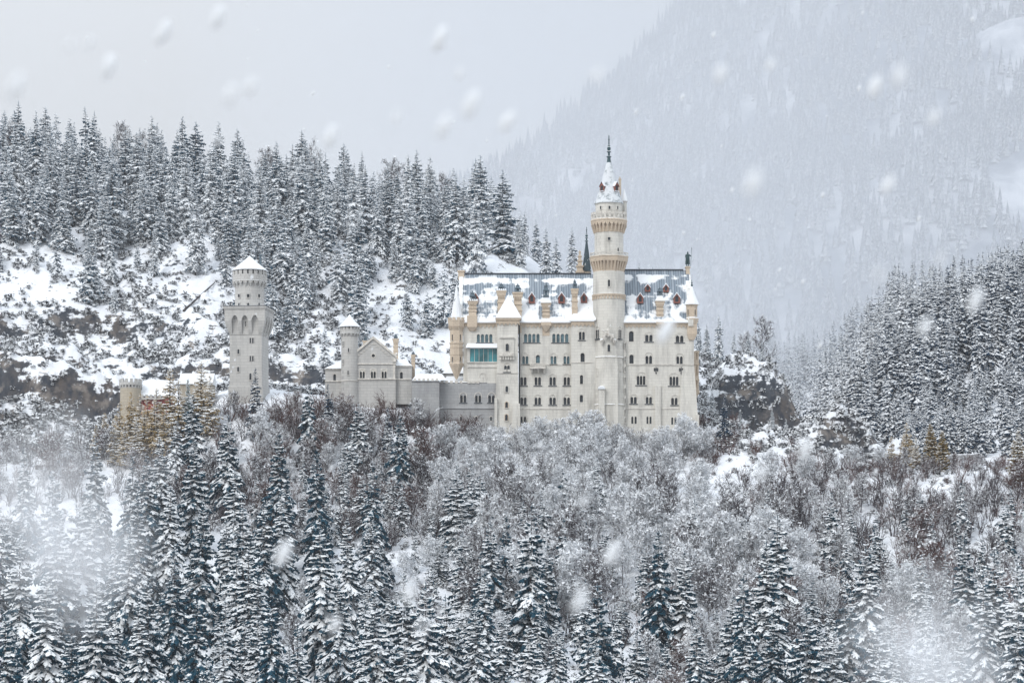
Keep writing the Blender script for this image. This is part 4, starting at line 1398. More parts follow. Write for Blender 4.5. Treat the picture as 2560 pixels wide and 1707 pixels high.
cb2 = thing('courtyard_annex', 'low stone annex with a snowy lean-to roof under the left turret', 'annex', (PX(1120, 606), 606, 50))
w = MB()
w.pbox(1108, 1160, 932, 975, 606, 612)
w.build('wall', M['stone_grey'], cb2)
w = MB()
w.add([(PX(1106, 605.5), 605.5, PZ(933, 605.5)), (PX(1162, 605.5), 605.5, PZ(933, 605.5)), (PX(1150, 611), 611, PZ(916, 611)), (PX(1122, 611), 611, PZ(918, 611)), (PX(1106, 612), 612, PZ(932, 612))],
      [(0, 1, 2, 3), (0, 3, 4)])
w.build('roof', M['snow'], cb2)

# ------------------------------------------------------------------ gabled knights' house with its round turret
kh = thing('gabled_house', 'pale stone gabled house with paired arched windows and a round opening', 'house', (PX(933, 604), 604, 50))
D = 603.0
w = MB()
H = [win(kh, a, b_, 921, 946, D, 2, 'hood') for a, b_ in ((897.5, 914), (925, 941.5), (952, 968.5))]
facade(w, 878, 989, 893, 1020, D, H)
shell(w, 878, 989, 893, 1020, D, 618)
x0, x1, xm = PX(878, D), PX(989, D), PX(933.3, D)
za, zb = PZ(848, D), PZ(893, D)
w.add([(x0, D, zb), (x1, D, zb), (xm, D, za), (x0, 618, zb), (x1, 618, zb), (xm, 618, za)], [(0, 1, 2), (5, 4, 3)])
w.build('wall', M['tower_stone'], kh)
b = MB()
string_course(b, 877.5, 990, 909.5, D, .3, .25)
string_course(b, 877, 991, 947.5, D, .3, .3)
for s, xe in ((-1, x0), (1, x1)):                    # raked coping and kneelers
    a0, a1 = (xe + s * .25, zb + .05), (xm, za + .75)
    vs = []
    for y in (D - .4, D + .5):
        vs += [(a0[0], y, a0[1] - .25), (a1[0], y, a1[1] - .7), (a1[0], y, a1[1]), (a0[0], y, a0[1] + .4)]
    b.add(vs, [(0, 1, 2, 3), (7, 6, 5, 4), (3, 2, 6, 7), (0, 4, 5, 1), (0, 3, 7, 4)])
    b.box(xe + (-.15 if s < 0 else -.75), xe + (.75 if s < 0 else .15), D - .4, D + .5, zb - 1.2, zb - .25)
    b.lathe(xe - s * .25 + s * .45, D, [(.05, zb + .35), (.35, zb + .55), (.38, zb + .75), (.3, zb + 1.0), (.05, zb + 1.12)], 10)
for k in range(6):                                   # stepped corbel table following the gable
    for s in (-1, 1):
        xx = xm + s * (.65 + k * .68)
        zz = za - 1.35 - k * .55
        b.box(min(xx, xx - s * .62), max(xx, xx - s * .62), D - .14, D - .003, zz, zz + .16)
for k in range(9):
    for s in (-1, 1):
        pass
b.pbox(880, 884.5, 910, 947, D - .15, D - .003)
b.pbox(983, 987.5, 910, 947, D - .15, D - .003)
b.build('coping', M['trim'], kh)
o = MB()
xo, zo = PX(933.4, D), PZ(889, D)
k = 16
ci = [(xo + .42 * math.cos(2 * math.pi * i / k), zo + .42 * math.sin(2 * math.pi * i / k)) for i in range(k)]
cu = [(xo + .62 * math.cos(2 * math.pi * i / k), zo + .62 * math.sin(2 * math.pi * i / k)) for i in range(k)]
for i in range(k):
    j = (i + 1) % k
    o.quad((ci[i][0], D - .14, ci[i][1]), (ci[j][0], D - .14, ci[j][1]), (cu[j][0], D - .14, cu[j][1]), (cu[i][0], D - .14, cu[i][1]))
    o.quad((cu[i][0], D - .14, cu[i][1]), (cu[j][0], D - .14, cu[j][1]), (cu[j][0], D, cu[j][1]), (cu[i][0], D, cu[i][1]))
    o.quad((ci[i][0], D - .14, ci[i][1]), (ci[j][0], D - .14, ci[j][1]), (ci[j][0], D, ci[j][1]), (ci[i][0], D, ci[i][1]))
oo = o.build('window', M['trim'], kh)
o = MB()
o.add([(q[0], D - .02, q[1]) for q in ci], [tuple(range(k))])
o.build('pane', M['pane'], oo)
r = MB()
for s, xe in ((-1, x0 - .2), (1, x1 + .2)):
    r.add([(xe, D + .5, zb - .1), (xe, 618.3, zb - .1), (xm, 618.3, za + .35), (xm, D + .5, za + .35), (xe, D + .5, zb - .4), (xe, 618.3, zb - .4), (xm, 618.3, za + .05), (xm, D + .5, za + .05)],
          [(0, 1, 2, 3), (7, 6, 5, 4), (0, 4, 5, 1), (0, 3, 7, 4)])
r.build('roof', M['snow'], kh)
for (a, b_, p0, p1, d_) in ((981.5, 996.5, 846, 888, 608), (906, 920, 851, 872, 612)):
    chimney(kh, a, b_, p0, p1, d_, 12)
# side wings
def wing(lab, px0, px1, peave, ptop, D, wx0, wx1, wy0, wy1, flip):
    t = thing('side_wing', lab, 'house', (PX((px0 + px1) / 2, D), D, 50))
    w = MB()
    h_ = [win(t, wx0, wx1, wy0, wy1, D, 1, 'single', stone='tower_stone')]
    facade(w, px0, px1, peave, 1010, D, h_)
    shell(w, px0, px1, peave, 1010, D, D + 9)
    w.build('wall', M['tower_stone'], t)
    b = MB()
    string_course(b, px0 - 1, px1 + 1, peave + 1.5, D, .35, .3)
    if not flip:
        string_course(b, px0 - 1, px1 + 1, 952.5, D, .3, .25)
    else:
        string_course(b, px0, px1 + .5, 948, D, .3, .25)
    b.build('cornice', M['trim'], t)
    r = MB()
    a, c_ = PX(px0 - 2, D), PX(px1 + 2, D)
    z0, z1 = PZ(peave, D), PZ(ptop, D)
    if flip:
        top = [(PX(px0, D), D + 4.5, z1), (PX(px0 + 17, D), D + 4.5, z1)]
    else:
        top = [(PX(px1 - 12, D), D + 4.5, z1), (PX(px1, D), D + 4.5, z1)]
    r.add([(a, D - .5, z0), (c_, D - .5, z0), (c_, D + 9.5, z0), (a, D + 9.5, z0)] + top, [(0, 1, 5, 4), (1, 2, 5), (2, 3, 4, 5), (3, 0, 4), (3, 2, 1, 0)])
    r.build('roof', M['snow'], t)
    return t
wing('low pale wing left of the round turret with one arched window', 813, 856, 921, 900, 604.5, 831, 842, 933, 953, False)
rw = wing('low pale wing right of the gabled house with one arched window', 989.5, 1029, 914, 893, 604.2, 998, 1009, 928, 947.5, True)
chimney(rw, 1027, 1038.5, 886, 917, 609, 8)
# round turret beside the gable
rt = thing('round_turret', 'small round pale turret with a white cone roof beside the gabled house', 'tower', (PX(874.5, 604), 604, 50))
cx, cyy = PX(874.3, 603.5), 603.5
Z_ = lambda p: PZ(p, 601.5)
def conical_turret(t, cx, cyy, Z_, rb, rs, rc, pbase, pcorb, pcrown, peave, papex, nslot, stone, a0=0.0, neck=None):
    w = MB()
    w.lathe(cx, cyy, [(rb, Z_(pbase)), (rs, Z_(pcorb))], 28)
    w.build('wall', M[stone], t)
    c = MB()
    hc = pcorb - pcrown
    c.lathe(cx, cyy, [(rs, Z_(pcorb) + .002), (rs + .06, Z_(pcrown + .1 * hc))], 28)
    c.ring(cx, cyy, rs - .1, rc, Z_(pcorb - .15 * hc), Z_(pcrown + .35 * hc), nslot, .38, a0, r1b=rs + .08)
    c.ring(cx, cyy, rs - .1, rc + .005, Z_(pcrown + .35 * hc) + .002, Z_(pcrown + .12 * hc), nslot, .7, a0)
    c.lathe(cx, cyy, [(rc + .06, Z_(pcrown + .12 * hc)), (rc + .08, Z_(pcrown)), (rc, Z_(pcrown) + .05), (rc, Z_(peave + .45 * (pcrown - peave)))], 28)
    c.ring(cx, cyy, rc - .45, rc, Z_(peave + .45 * (pcrown - peave)) + .002, Z_(peave), nslot, .70, a0)
    c.build('crown', M[stone], t)
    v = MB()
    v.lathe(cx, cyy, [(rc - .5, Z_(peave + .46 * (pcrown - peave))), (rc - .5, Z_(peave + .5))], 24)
    v.build('wall_walk_shade', M['void'], t)
    r = MB()
    n = 36
    r.lathe(cx, cyy, [(rc + .32, Z_(peave) - .12), (rc + .34, Z_(peave)), (rc * .70, Z_(peave - .32 * (peave - papex))), (rc * .38, Z_(peave - .62 * (peave - papex))), (.03, Z_(papex))], n)
    r.build('roof', M['snow'], t)
conical_turret(rt, cx, cyy, Z_, 2.22, 2.12, 2.5, 1010, 842, 832, 815, 783, 16, 'tower_stone', a0=math.pi / 16)
b = MB()
b.lathe(cx, cyy, [(2.3, Z_(952)), (2.3, Z_(950))], 28)
b.build('string_course', M['trim'], rt)
for px, p0, p1 in ((871.5, 869, 881), (858, 853, 865), (858, 898, 910), (870.5, 925, 938)):
    rwin(rt, cx, cyy, 2.16, px, 5, p0, p1, stone='tower_stone', round_top=False)

# ------------------------------------------------------------------ square gatehouse tower with round drum
sq = thing('square_tower', 'square pale stone tower with pointed niches and a round drum under a white cone', 'tower', (PX(623, 604), 604, 50))
D = 602.0
xa, xb = PX(578, D), PX(659, D)
yb_ = D + 9.2
xs = .95                                              # the tower is turned a little: its right-hand side shows
rot = math.radians(-7)
cxq, cyq = PX(623, D + 4.3), D + 4.3
T = Matrix.Translation((cxq, cyq, 0)) @ Matrix.Rotation(math.radians(-6.5), 4, 'Z')
hw = 4.08
Zq = lambda p: PZ(p, D)
w = MB()
w.frustum((-hw - .05, hw + .05, -hw, hw), Zq(1010), (-hw, hw, -hw, hw), Zq(837))
w.box(-hw - .3, hw + .3, -hw - .3, hw, Zq(1010), Zq(965))
place(w, T)
w.build('wall', M['tower_stone'], sq)
# flared head: ribs between pointed niches, on all four sides
fl = MB()
ho = 5.15
zc0, zc1, zc2 = Zq(836), Zq(820), Zq(803)
fl.frustum((-hw - .02, hw + .02, -hw - .02, hw + .02), zc0, (-hw - .02, hw + .02, -hw - .02, hw + .02), Zq(776))
def flare(z):
    t = min(1, max(0, (z - zc0) / (zc2 - zc0)))
    return hw + (ho - hw) * (t ** .8)
for side in range(4):
    R4 = Matrix.Rotation(side * math.pi / 2, 4, 'Z')
    loc = MB()
    nic = [(-2.55, .82), (0, .82), (2.55, .82)]       # centres and half-widths of the niches
    zlev = [zc0, zc0 + .9, zc1, zc2]
    edges = [-1.0]
    # ribs: from the outer corner to the first niche, between niches, and so on
    spans = [(None, -2.55 - .82), (-2.55 + .82, -.82), (.82, 2.55 - .82), (2.55 + .82, None)]
    for a, b2 in spans:
        for z0, z1 in zip(zlev, zlev[1:]):
            f0, f1 = flare(z0), flare(z1)
            l0, l1 = (-f0 if a is None else a), (-f1 if a is None else a)
            r0, r1 = (f0 if b2 is None else b2), (f1 if b2 is None else b2)
            loc.add([(l0, -f0, z0), (r0, -f0, z0), (r1, -f1, z1), (l1, -f1, z1)], [(0, 1, 2, 3)])
            if a is not None:
                loc.add([(l0, -f0, z0), (l1, -f1, z1), (l1, -hw, z1), (l0, -hw, z0)], [(0, 1, 2, 3)])
            if b2 is not None:
                loc.add([(r0, -hw, z0), (r1, -hw, z1), (r1, -f1, z1), (r0, -f0, z0)], [(0, 1, 2, 3)])
    zt = Zq(775)
    for cxn, hwn in nic:                              # pointed arch head above each niche
        apex = zc2 + 1.45
        k = 6
        left = [(cxn - hwn * math.cos(math.pi / 2 * (i / k) ** 1.0) if i < k else cxn, zc2 + (apex - zc2) * math.sin(math.pi / 2 * i / k) ** 1.25) for i in range(k + 1)]
        pts = left + [(2 * cxn - q[0], q[1]) for q in reversed(left[:-1])]
        for q0, q1 in zip(pts, pts[1:]):
            loc.quad((q0[0], -ho, q0[1]), (q1[0], -ho, q1[1]), (q1[0], -ho, zt), (q0[0], -ho, zt))
            loc.quad((q0[0], -ho, q0[1]), (q1[0], -ho, q1[1]), (q1[0], -hw, q1[1] - .2), (q0[0], -hw, q0[1] - .2))
    for a, b2 in ((-ho, -2.55 - .82), (-2.55 + .82, -.82), (.82, 2.55 - .82), (2.55 + .82, ho)):
        loc.quad((a, -ho, zc2), (b2, -ho, zc2), (b2, -ho, zt), (a, -ho, zt))
    place(loc, R4)
    fl.add(loc.v, loc.f)
fl.box(-ho - .1, ho + .1, -ho - .1, ho + .1, zt + .002, zt + .35)
fl.box(-ho - .3, ho + .3, -ho - .3, ho + .3, zt + .352, Zq(766))
place(fl, T)
fl.build('flared_head', M['tower_stone'], sq)
ld = MB()
ld.box(-ho - .42, ho + .42, -ho - .42, ho + .42, Zq(766) + .002, Zq(766) + .1)
place(ld, T)
ld.build('coping', M['slate'], sq)
ld = MB()
ld.frustum((-ho - .4, ho + .4, -ho - .4, ho + .4), Zq(766) + .102, (-ho - .2, ho + .2, -ho - .2, ho + .2), Zq(764.5))
place(ld, T)
ld.build('snow_cap', M['snow'], sq)
def sqwin(px, w_, p0, p1, n=1, style='single', rt_=True, y=-hw):
    x = (PX(px, D + .2) - cxq) / math.cos(math.radians(6.5))
    W = w_ * D / FP
    put_window(sq, T @ Matrix.Translation((x - W / 2, y, PZ(p1, D))), W, PZ(p0, D) - PZ(p1, D), n, style, True, 'pane', 'tower_stone', rt_)
sqwin(634, 12, 844, 858, 2, 'square', False)
sqwin(634, 12, 889, 903, 2, 'square', False)
sqwin(600.5, 8, 871, 885)
sqwin(600, 8, 915, 929)
sqwin(631, 9, 931, 950)
sqwin(619, 5, 801, 817, round_top if False else 1, 'single', False)
# round drum
dr = MB()
cxd, cyd = cxq + .12, cyq
dt = sq
conical_turret(dt, cxd, cyd, lambda p: PZ(p, D + .5), 3.72, 3.70, 4.35, 768, 718, 700, 672, 634, 20, 'tower_stone', a0=math.pi / 20)
for px in (597.5, 621, 646.5):
    rwin(dt, cxd, cyd, 3.74, px, 8, 735, 744, 1, 'square', stone='tower_stone', round_top=False)
    rwin(dt, cxd, cyd, 3.74, px, 9, 756, 765.5, 1, 'single', stone='tower_stone')
chm = MB()
xx, yy = PX(651, 608), 608.2
chm.box(xx - .25, xx + .25, yy - .25, yy + .25, PZ(664, 606), PZ(637, 606))
chm.box(xx - .4, xx + .4, yy - .4, yy + .4, PZ(637, 606) + .002, PZ(634, 606))
chm.build('chimney', M['fluemetal'], dt)

# ------------------------------------------------------------------ lower gate at the left
lgx, lgy = PX(326.5, 604), 604.0
gt = thing('gate_tower', 'squat round battlemented tower with a small white cone among golden larches', 'tower', (lgx, lgy, 48))
Z_ = lambda p: PZ(p, 601.5)
w = MB()
w.lathe(lgx, lgy, [(2.65, Z_(1060)), (2.62, Z_(967))], 24)
w.build('wall', M['tan_grey'], gt)
w = MB()
w.ring(lgx, lgy, 2.5, 2.85, Z_(970), Z_(962), 20, .5, r1b=2.65)
w.lathe(lgx, lgy, [(2.86, Z_(962)), (2.9, Z_(960)), (2.86, Z_(955))], 24)
w.ring(lgx, lgy, 2.5, 2.86, Z_(955) + .002, Z_(946), 14, .58)
w.build('battlement', M['tower_stone'], gt)
w = MB()
w.lathe(lgx + .1, lgy, [(1.5, Z_(954)), (1.45, Z_(950)), (.7, Z_(939)), (.03, Z_(927))], 18)
w.build('roof', M['snow'], gt)
gh = thing('gate_house', 'red walled gatehouse with a steep snowy roof behind golden larches', 'house', (PX(385, 604), 604, 48))
w = MB()
w.pbox(352, 425, 992, 1060, 604, 612)
w.build('wall', M['redwall'], gh)
w = MB()
x0, x1 = PX(352, 604), PX(428, 604)
w.add([(x0, 603.6, PZ(990, 604)), (x1, 603.6, PZ(990, 604)), (x1, 608, PZ(950, 608)), (x0 + .1, 608, PZ(950, 608)), (x0, 612.4, PZ(990, 604)), (x1, 612.4, PZ(990, 604))],
      [(0, 1, 2, 3), (5, 4, 3, 2), (0, 3, 4), (1, 5, 2)])
w.build('roof', M['snow'], gh)
w = MB()
for k in range(5):
    w.pbox(352 + k * 11, 358 + k * 11, 986, 993, 603.0, 603.5)
w.pbox(351, 408, 993.1, 998, 602.8, 603.98)
w.build('battlement', M['tower_stone'], gh)
gh2 = thing('gate_house_wing', 'pale rear wing of the lower gatehouse under a long white roof', 'house', (PX(490, 610), 610, 52))
w = MB()
w.pbox(450, 528, 958, 1010, 608, 616)
w.build('wall', M['tan_grey'], gh2)
w = MB()
x0, x1 = PX(446, 608), PX(532, 608)
w.add([(x0, 607.5, PZ(960, 608)), (x1, 607.5, PZ(960, 608)), (x1, 612, PZ(933, 612)), (x0, 612, PZ(933, 612)), (x0, 616.5, PZ(960, 608)), (x1, 616.5, PZ(960, 608))],
      [(0, 1, 2, 3), (5, 4, 3, 2), (0, 3, 4), (1, 5, 2)])
w.build('roof', M['snow'], gh2)
# timber chalet in the trees below
def flat_gz(px, D_):
    return gz(px, D_)
chd = 0
for d_ in np.arange(380, 590, 1.0):
    if HZ - (gz(110, d_) + 0.0) * FP / d_ < 1175:
        chd = float(d_)
        break
ch = thing('chalet', 'small timber chalet with a snowy roof hidden in the trees', 'house', (PX(112, chd), chd, gz(112, chd)))
w = MB()
x0, x1 = PX(88, chd), PX(136, chd)
zg = PZ(1176, chd)
zr = PZ(1137, chd)
w.box(x0, x1, chd, chd + 5, zg - 3, PZ(1162, chd))
w.add([(PX(100, chd), chd - .05, PZ(1142, chd)), (PX(126, chd), chd - .05, PZ(1142, chd)), (PX(112, chd), chd - .05, PZ(1123, chd)), (PX(100, chd), chd + 3, PZ(1142, chd)), (PX(126, chd), chd + 3, PZ(1142, chd)), (PX(112, chd), chd + 3, PZ(1123, chd))],
      [(0, 1, 2), (5, 4, 3), (0, 2, 5, 3), (2, 1, 4, 5)])
w.build('wall', M['wood'], ch)
w = MB()
w.add([(x0 - .6, chd - 1.2, PZ(1163, chd)), (x1 + .6, chd - 1.2, PZ(1163, chd)), (x1 + .6, chd + 2.5, PZ(1140, chd)), (x0 - .6, chd + 2.5, PZ(1140, chd)), (x0 - .6, chd + 6.2, PZ(1163, chd)), (x1 + .6, chd + 6.2, PZ(1163, chd))],
      [(0, 1, 2, 3), (5, 4, 3, 2)])
w.build('roof', M['snow'], ch)
# road wall at the right

# ------------------------------------------------------------------ tree shapes (built once each, height in metres, foot at the origin)
class TB:
    def __init__(s):
        s.v, s.f, s.m, s.n = [], [], [], 0
    def tri(s, a, b, c, m=0):
        s.v += [a, b, c]
        s.f.append((s.n, s.n + 1, s.n + 2))
        s.m.append(m)
        s.n += 3
    def arrays(s):
        return np.array(s.v, np.float32), np.array(s.f, np.int32), np.array(s.m, np.int32)
    def mesh(s, name, mats):
        v, f, m = s.arrays()
        return mesh_np(name, v, f, mats, midx=m if isinstance(mats, list) and len(mats) > 1 else None)
def prism(tb, a, b, r0, r1, n=3, m=0):
    a, b = np.array(a, float), np.array(b, float)
    d = b - a
    L = np.linalg.norm(d)
    if L < 1e-6:
        return
    d /= L
    u = np.cross(d, (0, 0, 1.0) if abs(d[2]) < .9 else (1.0, 0, 0))
    u /= np.linalg.norm(u)
    w = np.cross(d, u)
    p, q = [], []
    for i in range(n):
        t = 2 * math.pi * i / n + 0.5
        o = u * math.cos(t) + w * math.sin(t)
        p.append(a + o * r0)
        q.append(b + o * r1)
    for i in range(n):
        j = (i + 1) % n
        tb.tri(p[i], p[j], q[j], m)
        tb.tri(p[i], q[j], q[i], m)

def spruce(seed, H=26.0, R=3.7, dz=0.62, nb=7, ntw=5, drop=0.5, bare=0.05, top=0.85, sparse=0.0, hang=True, fat=1.0, slope=-.22, fan=(.45, .95)):
    rnd = random.Random(seed)
    tb = TB()
    z = H * bare + 0.3
    gl, wf = rnd.uniform(.9, 1.1), 1.0
    lop = [rnd.uniform(.82, 1.12) for _ in range(8)]
    while z < H * 0.985:
        f = z / H
        fl = (f - bare) / (1 - bare)
        prof = (1 - fl) ** top * min(1.0, .62 + 1.6 * fl)
        wf = .55 * wf + .45 * rnd.uniform(.55, 1.3)
        prof *= wf
        n = max(4, int(round(nb * (0.55 + 0.45 * (1 - fl)))))
        a0 = rnd.uniform(0, 6.28)
        for k in range(n):
            if rnd.random() < sparse:
                continue
            az = a0 + 2 * math.pi * k / n + rnd.uniform(-.3, .3)
            L = R * prof * rnd.uniform(.62, 1.12) * lop[int(az / 6.2832 * 8) % 8] + .22
            s0 = slope + (.55 - slope) * fl ** 2.0 + rnd.uniform(-.12, .12)
            dr = drop * (1 - .6 * fl) * rnd.uniform(.7, 1.3)
            zz = z + rnd.uniform(-.5, .5) * dz
            ex, ey = math.cos(az), math.sin(az)
            def P(t, side=0.0, dzv=0.0):
                r = L * t
                q = side
                return (ex * r - ey * q, ey * r + ex * q, zz + L * (s0 * t - dr * t * t + .16 * t ** 4) + dzv)
            hw = (.075 * L + .06) * fat
            nseg = 3 if L > 1.4 else 2
            for i in range(nseg):
                t0, t1 = i / nseg, (i + 1) / nseg
                w0, w1 = hw * (1 - .6 * t0), hw * (1 - .75 * t1)
                c0, c1 = P(t0, 0, .07), P(t1, 0, .05)
                for sd in (-1, 1):
                    e0, e1 = P(t0, sd * w0, -.45 * w0), P(t1, sd * w1, -.45 * w1)
                    tb.tri(c0, c1, e1)
                    tb.tri(c0, e1, e0)
            m = ntw if L > 1.2 else max(2, ntw - 2)
            for i in range(m):
                t = (i + .8 + rnd.uniform(-.25, .25)) / (m + .6)
                for sd in (-1, 1):
                    lt = (.46 * L * (1 - .55 * t) * min(1, .5 + 1.2 * t)) * rnd.uniform(.65, 1.25) + .12
                    wd = (.17 * lt + .07) * rnd.uniform(.8, 1.3) * fat
                    fo = rnd.uniform(*fan)
                    nn = math.hypot(fo, 1)
                    du, dv = fo / nn, sd / nn
                    sl = du * min(0.0, s0 - 1.6 * dr * t) - rnd.uniform(.10, .50)
                    b = P(t, 0, .05)
                    r_, q_ = L * t, 0.0
                    tip = (ex * (r_ + du * lt) - ey * (dv * lt), ey * (r_ + du * lt) + ex * (dv * lt), b[2] + sl * lt)
                    mx, my, mz = (b[0] + tip[0]) / 2, (b[1] + tip[1]) / 2, (b[2] + tip[2]) / 2
                    # sideways direction of this spray
                    px_, py_ = -(tip[1] - b[1]), tip[0] - b[0]
                    pl = math.hypot(px_, py_) + 1e-6
                    px_, py_ = px_ / pl * wd, py_ / pl * wd
                    dn = .55 * wd
                    s1 = (mx + px_, my + py_, mz - dn)
                    s2 = (mx - px_, my - py_, mz - dn)
                    mid = (mx, my, mz + .06)
                    tb.tri(b, s1, mid)
                    tb.tri(s1, tip, mid)
                    tb.tri(b, mid, s2)
                    tb.tri(mid, tip, s2)
                    if hang and lt > .45:
                        h = (.30 + .55 * rnd.random()) * min(1.4, lt) * fat
                        tb.tri((mx + rnd.uniform(-.1, .1), my, mz - dn - h), tip, b)
        z += dz * (1.0 - .45 * f) * rnd.uniform(.85, 1.15)
    prism(tb, (0, 0, H * .94), (0, 0, H * 1.0), .12, .03)
    return tb
def trunk_mesh(name, H, r, mat, lean=0.0):
    tb = TB()
    n = 5
    for i in range(n):
        a, b = i / n, (i + 1) / n
        prism(tb, (lean * a * a, 0, -2.5 + (H + 2.5) * a), (lean * b * b, 0, -2.5 + (H + 2.5) * b), r * (1 - .85 * a), r * (1 - .85 * b), 6)
    return tb.mesh(name, mat)
def bare_tree(seed, H=13.0, spread=0.55, trunks=1, fine=1.0, puff=0.5, upright=0.5):
    """(trunk TB, crown TB): limbs, branches, twigs and frost on the twig ends"""
    rnd = random.Random(seed)
    tk, cr = TB(), TB()
    def rdir(d, ang):
        d = np.array(d, float)
        d /= np.linalg.norm(d)
        u = np.cross(d, (rnd.gauss(0, 1), rnd.gauss(0, 1), rnd.gauss(0, 1)))
        u /= np.linalg.norm(u) + 1e-9
        return d * math.cos(ang) + u * math.sin(ang)
    def grow(p, d, L, r, depth):
        mid = p + d * L * .5 + np.array([rnd.gauss(0, .05), rnd.gauss(0, .05), rnd.gauss(0, .03)]) * L
        d2 = d + np.array([rnd.gauss(0, .15), rnd.gauss(0, .15), .10 * upright + rnd.gauss(0, .08)])
        d2 /= np.linalg.norm(d2)
        end = mid + d2 * L * .5
        prism(cr, p, mid, r, r * .75, 3, 0)
        prism(cr, mid, end, r * .75, r * .4, 3, 0)
        if depth >= 4:
            if rnd.random() < puff:
                s = rnd.uniform(.09, .22)
                for _ in range(2):
                    a = end + np.array([rnd.gauss(0, .18), rnd.gauss(0, .18), rnd.gauss(0, .14)])
                    b = a + np.array([rnd.gauss(0, s), rnd.gauss(0, s), rnd.gauss(0, s)]) * 1.3
                    c = a + np.array([rnd.gauss(0, s), rnd.gauss(0, s), rnd.gauss(0, s)]) * 1.3
                    cr.tri(a, b, c, 1)
            return
        n = {1: 5, 2: 5, 3: 4}[depth]
        for i in range(n):
            t = (i + rnd.uniform(.5, 1.2)) / (n + .2)
            t = min(1, t)
            q = p + (mid - p) * (t * 2) if t < .5 else mid + (end - mid) * (t * 2 - 1)
            dd = rdir(d if t < .5 else d2, rnd.uniform(.45, .95))
            dd[2] += .18 * upright
            dd /= np.linalg.norm(dd)
            l = L * rnd.uniform(.42, .68) * (1.1 - .3 * t)
            grow(q, dd, max(.5, l), max(.024, r * .5) , depth + 1)
    for k in range(trunks):
        off = np.array([rnd.uniform(-.8, .8), rnd.uniform(-.8, .8), 0]) if trunks > 1 else np.zeros(3)
        lean = np.array([rnd.gauss(0, .06), rnd.gauss(0, .06), 1.0])
        lean /= np.linalg.norm(lean)
        Hk = H * rnd.uniform(.85, 1.0) * .86
        r = .0125 * H * (1 if trunks == 1 else .75)
        base = off - lean * 1.5
        prev, pr = base, r
        segs = 6
        for i in range(segs):
            nxt = off + lean * Hk * (i + 1) / segs + np.array([rnd.gauss(0, .1), rnd.gauss(0, .1), 0])
            rr = r * (1 - .8 * (i + 1) / segs)
            prism(tk, prev, nxt, pr, rr, 5)
            prev, pr = nxt, rr
        nl = int(17 * fine) if trunks == 1 else int(11 * fine)
        for i in range(nl):
            t = .22 + .78 * (i + rnd.random()) / nl
            az = rnd.uniform(0, 6.28)
            el = rnd.uniform(.35, .9) + .5 * t * upright
            d = np.array([math.cos(az) * math.cos(el), math.sin(az) * math.cos(el), math.sin(el)])
            L = H * spread * .62 * (1.06 - .62 * t) * rnd.uniform(.75, 1.15)
            grow(off + lean * Hk * t, d, L, r * .42 * (1.15 - t), 1 if L > 1.8 else 2)
    return tk, cr

SPR = []                                   # (height, trunk mesh, crown mesh)
def reg_spruce(lst, seed, mat, H, R, r=.24, **kw):
    tb = spruce(seed, H, R, **kw)
    lst.append((H, trunk_mesh('trunk', H * .97, r, M['trunk']), tb.mesh('crown', M[mat])))
    return tb
for i, (R, dr, tp, sp, nb_) in enumerate(((6.2, .22, .85, .06, 7), (5.6, .38, .90, .10, 7), (6.4, .10, .95, .08, 7), (5.4, .30, .80, .14, 6), (5.9, .42, .85, .06, 7), (6.6, .18, .92, .16, 7), (5.5, .5, .78, .10, 7))):
    reg_spruce(SPR, 100 + i, 'needles', 26.0, R, drop=dr, top=tp, sparse=sp, nb=nb_ + 1, dz=1.2, ntw=6, fat=1.2, slope=-.75, fan=(.9, 1.8))
HIL, RIM_TB = [], []
for i, (R, dr, tp, sp, ba) in enumerate(((5.2, .45, .80, .10, .06), (4.6, .65, .75, .12, .10), (5.6, .55, .90, .16, .08), (4.4, .80, .70, .10, .16), (5.0, .5, .85, .22, .22))):
    reg_spruce(HIL, 200 + i, 'rime', 26.0, R, drop=dr, top=tp, sparse=sp, bare=ba, nb=7, ntw=4, dz=1.2, fat=1.25)
DRK = []
for i, (R, dr, sp) in enumerate(((4.2, .35, .12), (3.9, .5, .16))):
    reg_spruce(DRK, 300 + i, 'dark_needles', 22.0, R, drop=dr, sparse=sp, dz=.95, nb=7)
LAR, LAD, BLU = [], [], []
for i in range(2):
    reg_spruce(LAR, 320 + i, 'larch', 16.0, 3.2, drop=.12, sparse=.28, dz=.66, ntw=4, hang=True, bare=.12)
reg_spruce(LAD, 330, 'larch_dark', 14.0, 2.6, drop=.2, sparse=.1, dz=.5, nb=8)
reg_spruce(BLU, 340, 'bluepine', 17.0, 2.6, drop=.15, sparse=.1, dz=.55, nb=8)
BRK, BRW, BRB = [], [], []
def reg_bare(lst, seed, mat, H, **kw):
    tk, cr = bare_tree(seed, H, **kw)
    lst.append((H, tk.mesh('trunk', M[mat]), cr.mesh('crown', [M[mat], M['snow']])))
for i in range(4):
    reg_bare(BRW, 400 + i, 'twigs_white', 13.0, spread=.62, trunks=(1, 2, 1, 3)[i], puff=.7, upright=.6)
for i in range(4):
    reg_bare(BRK, 420 + i, 'twigs', 13.0, spread=.58, trunks=(1, 1, 2, 2)[i], puff=.2, upright=.8)
for i in range(3):
    reg_bare(BRB, 440 + i, 'twigs_brown', 12.0, spread=.6, trunks=(3, 2, 3)[i], puff=.1, upright=.9)

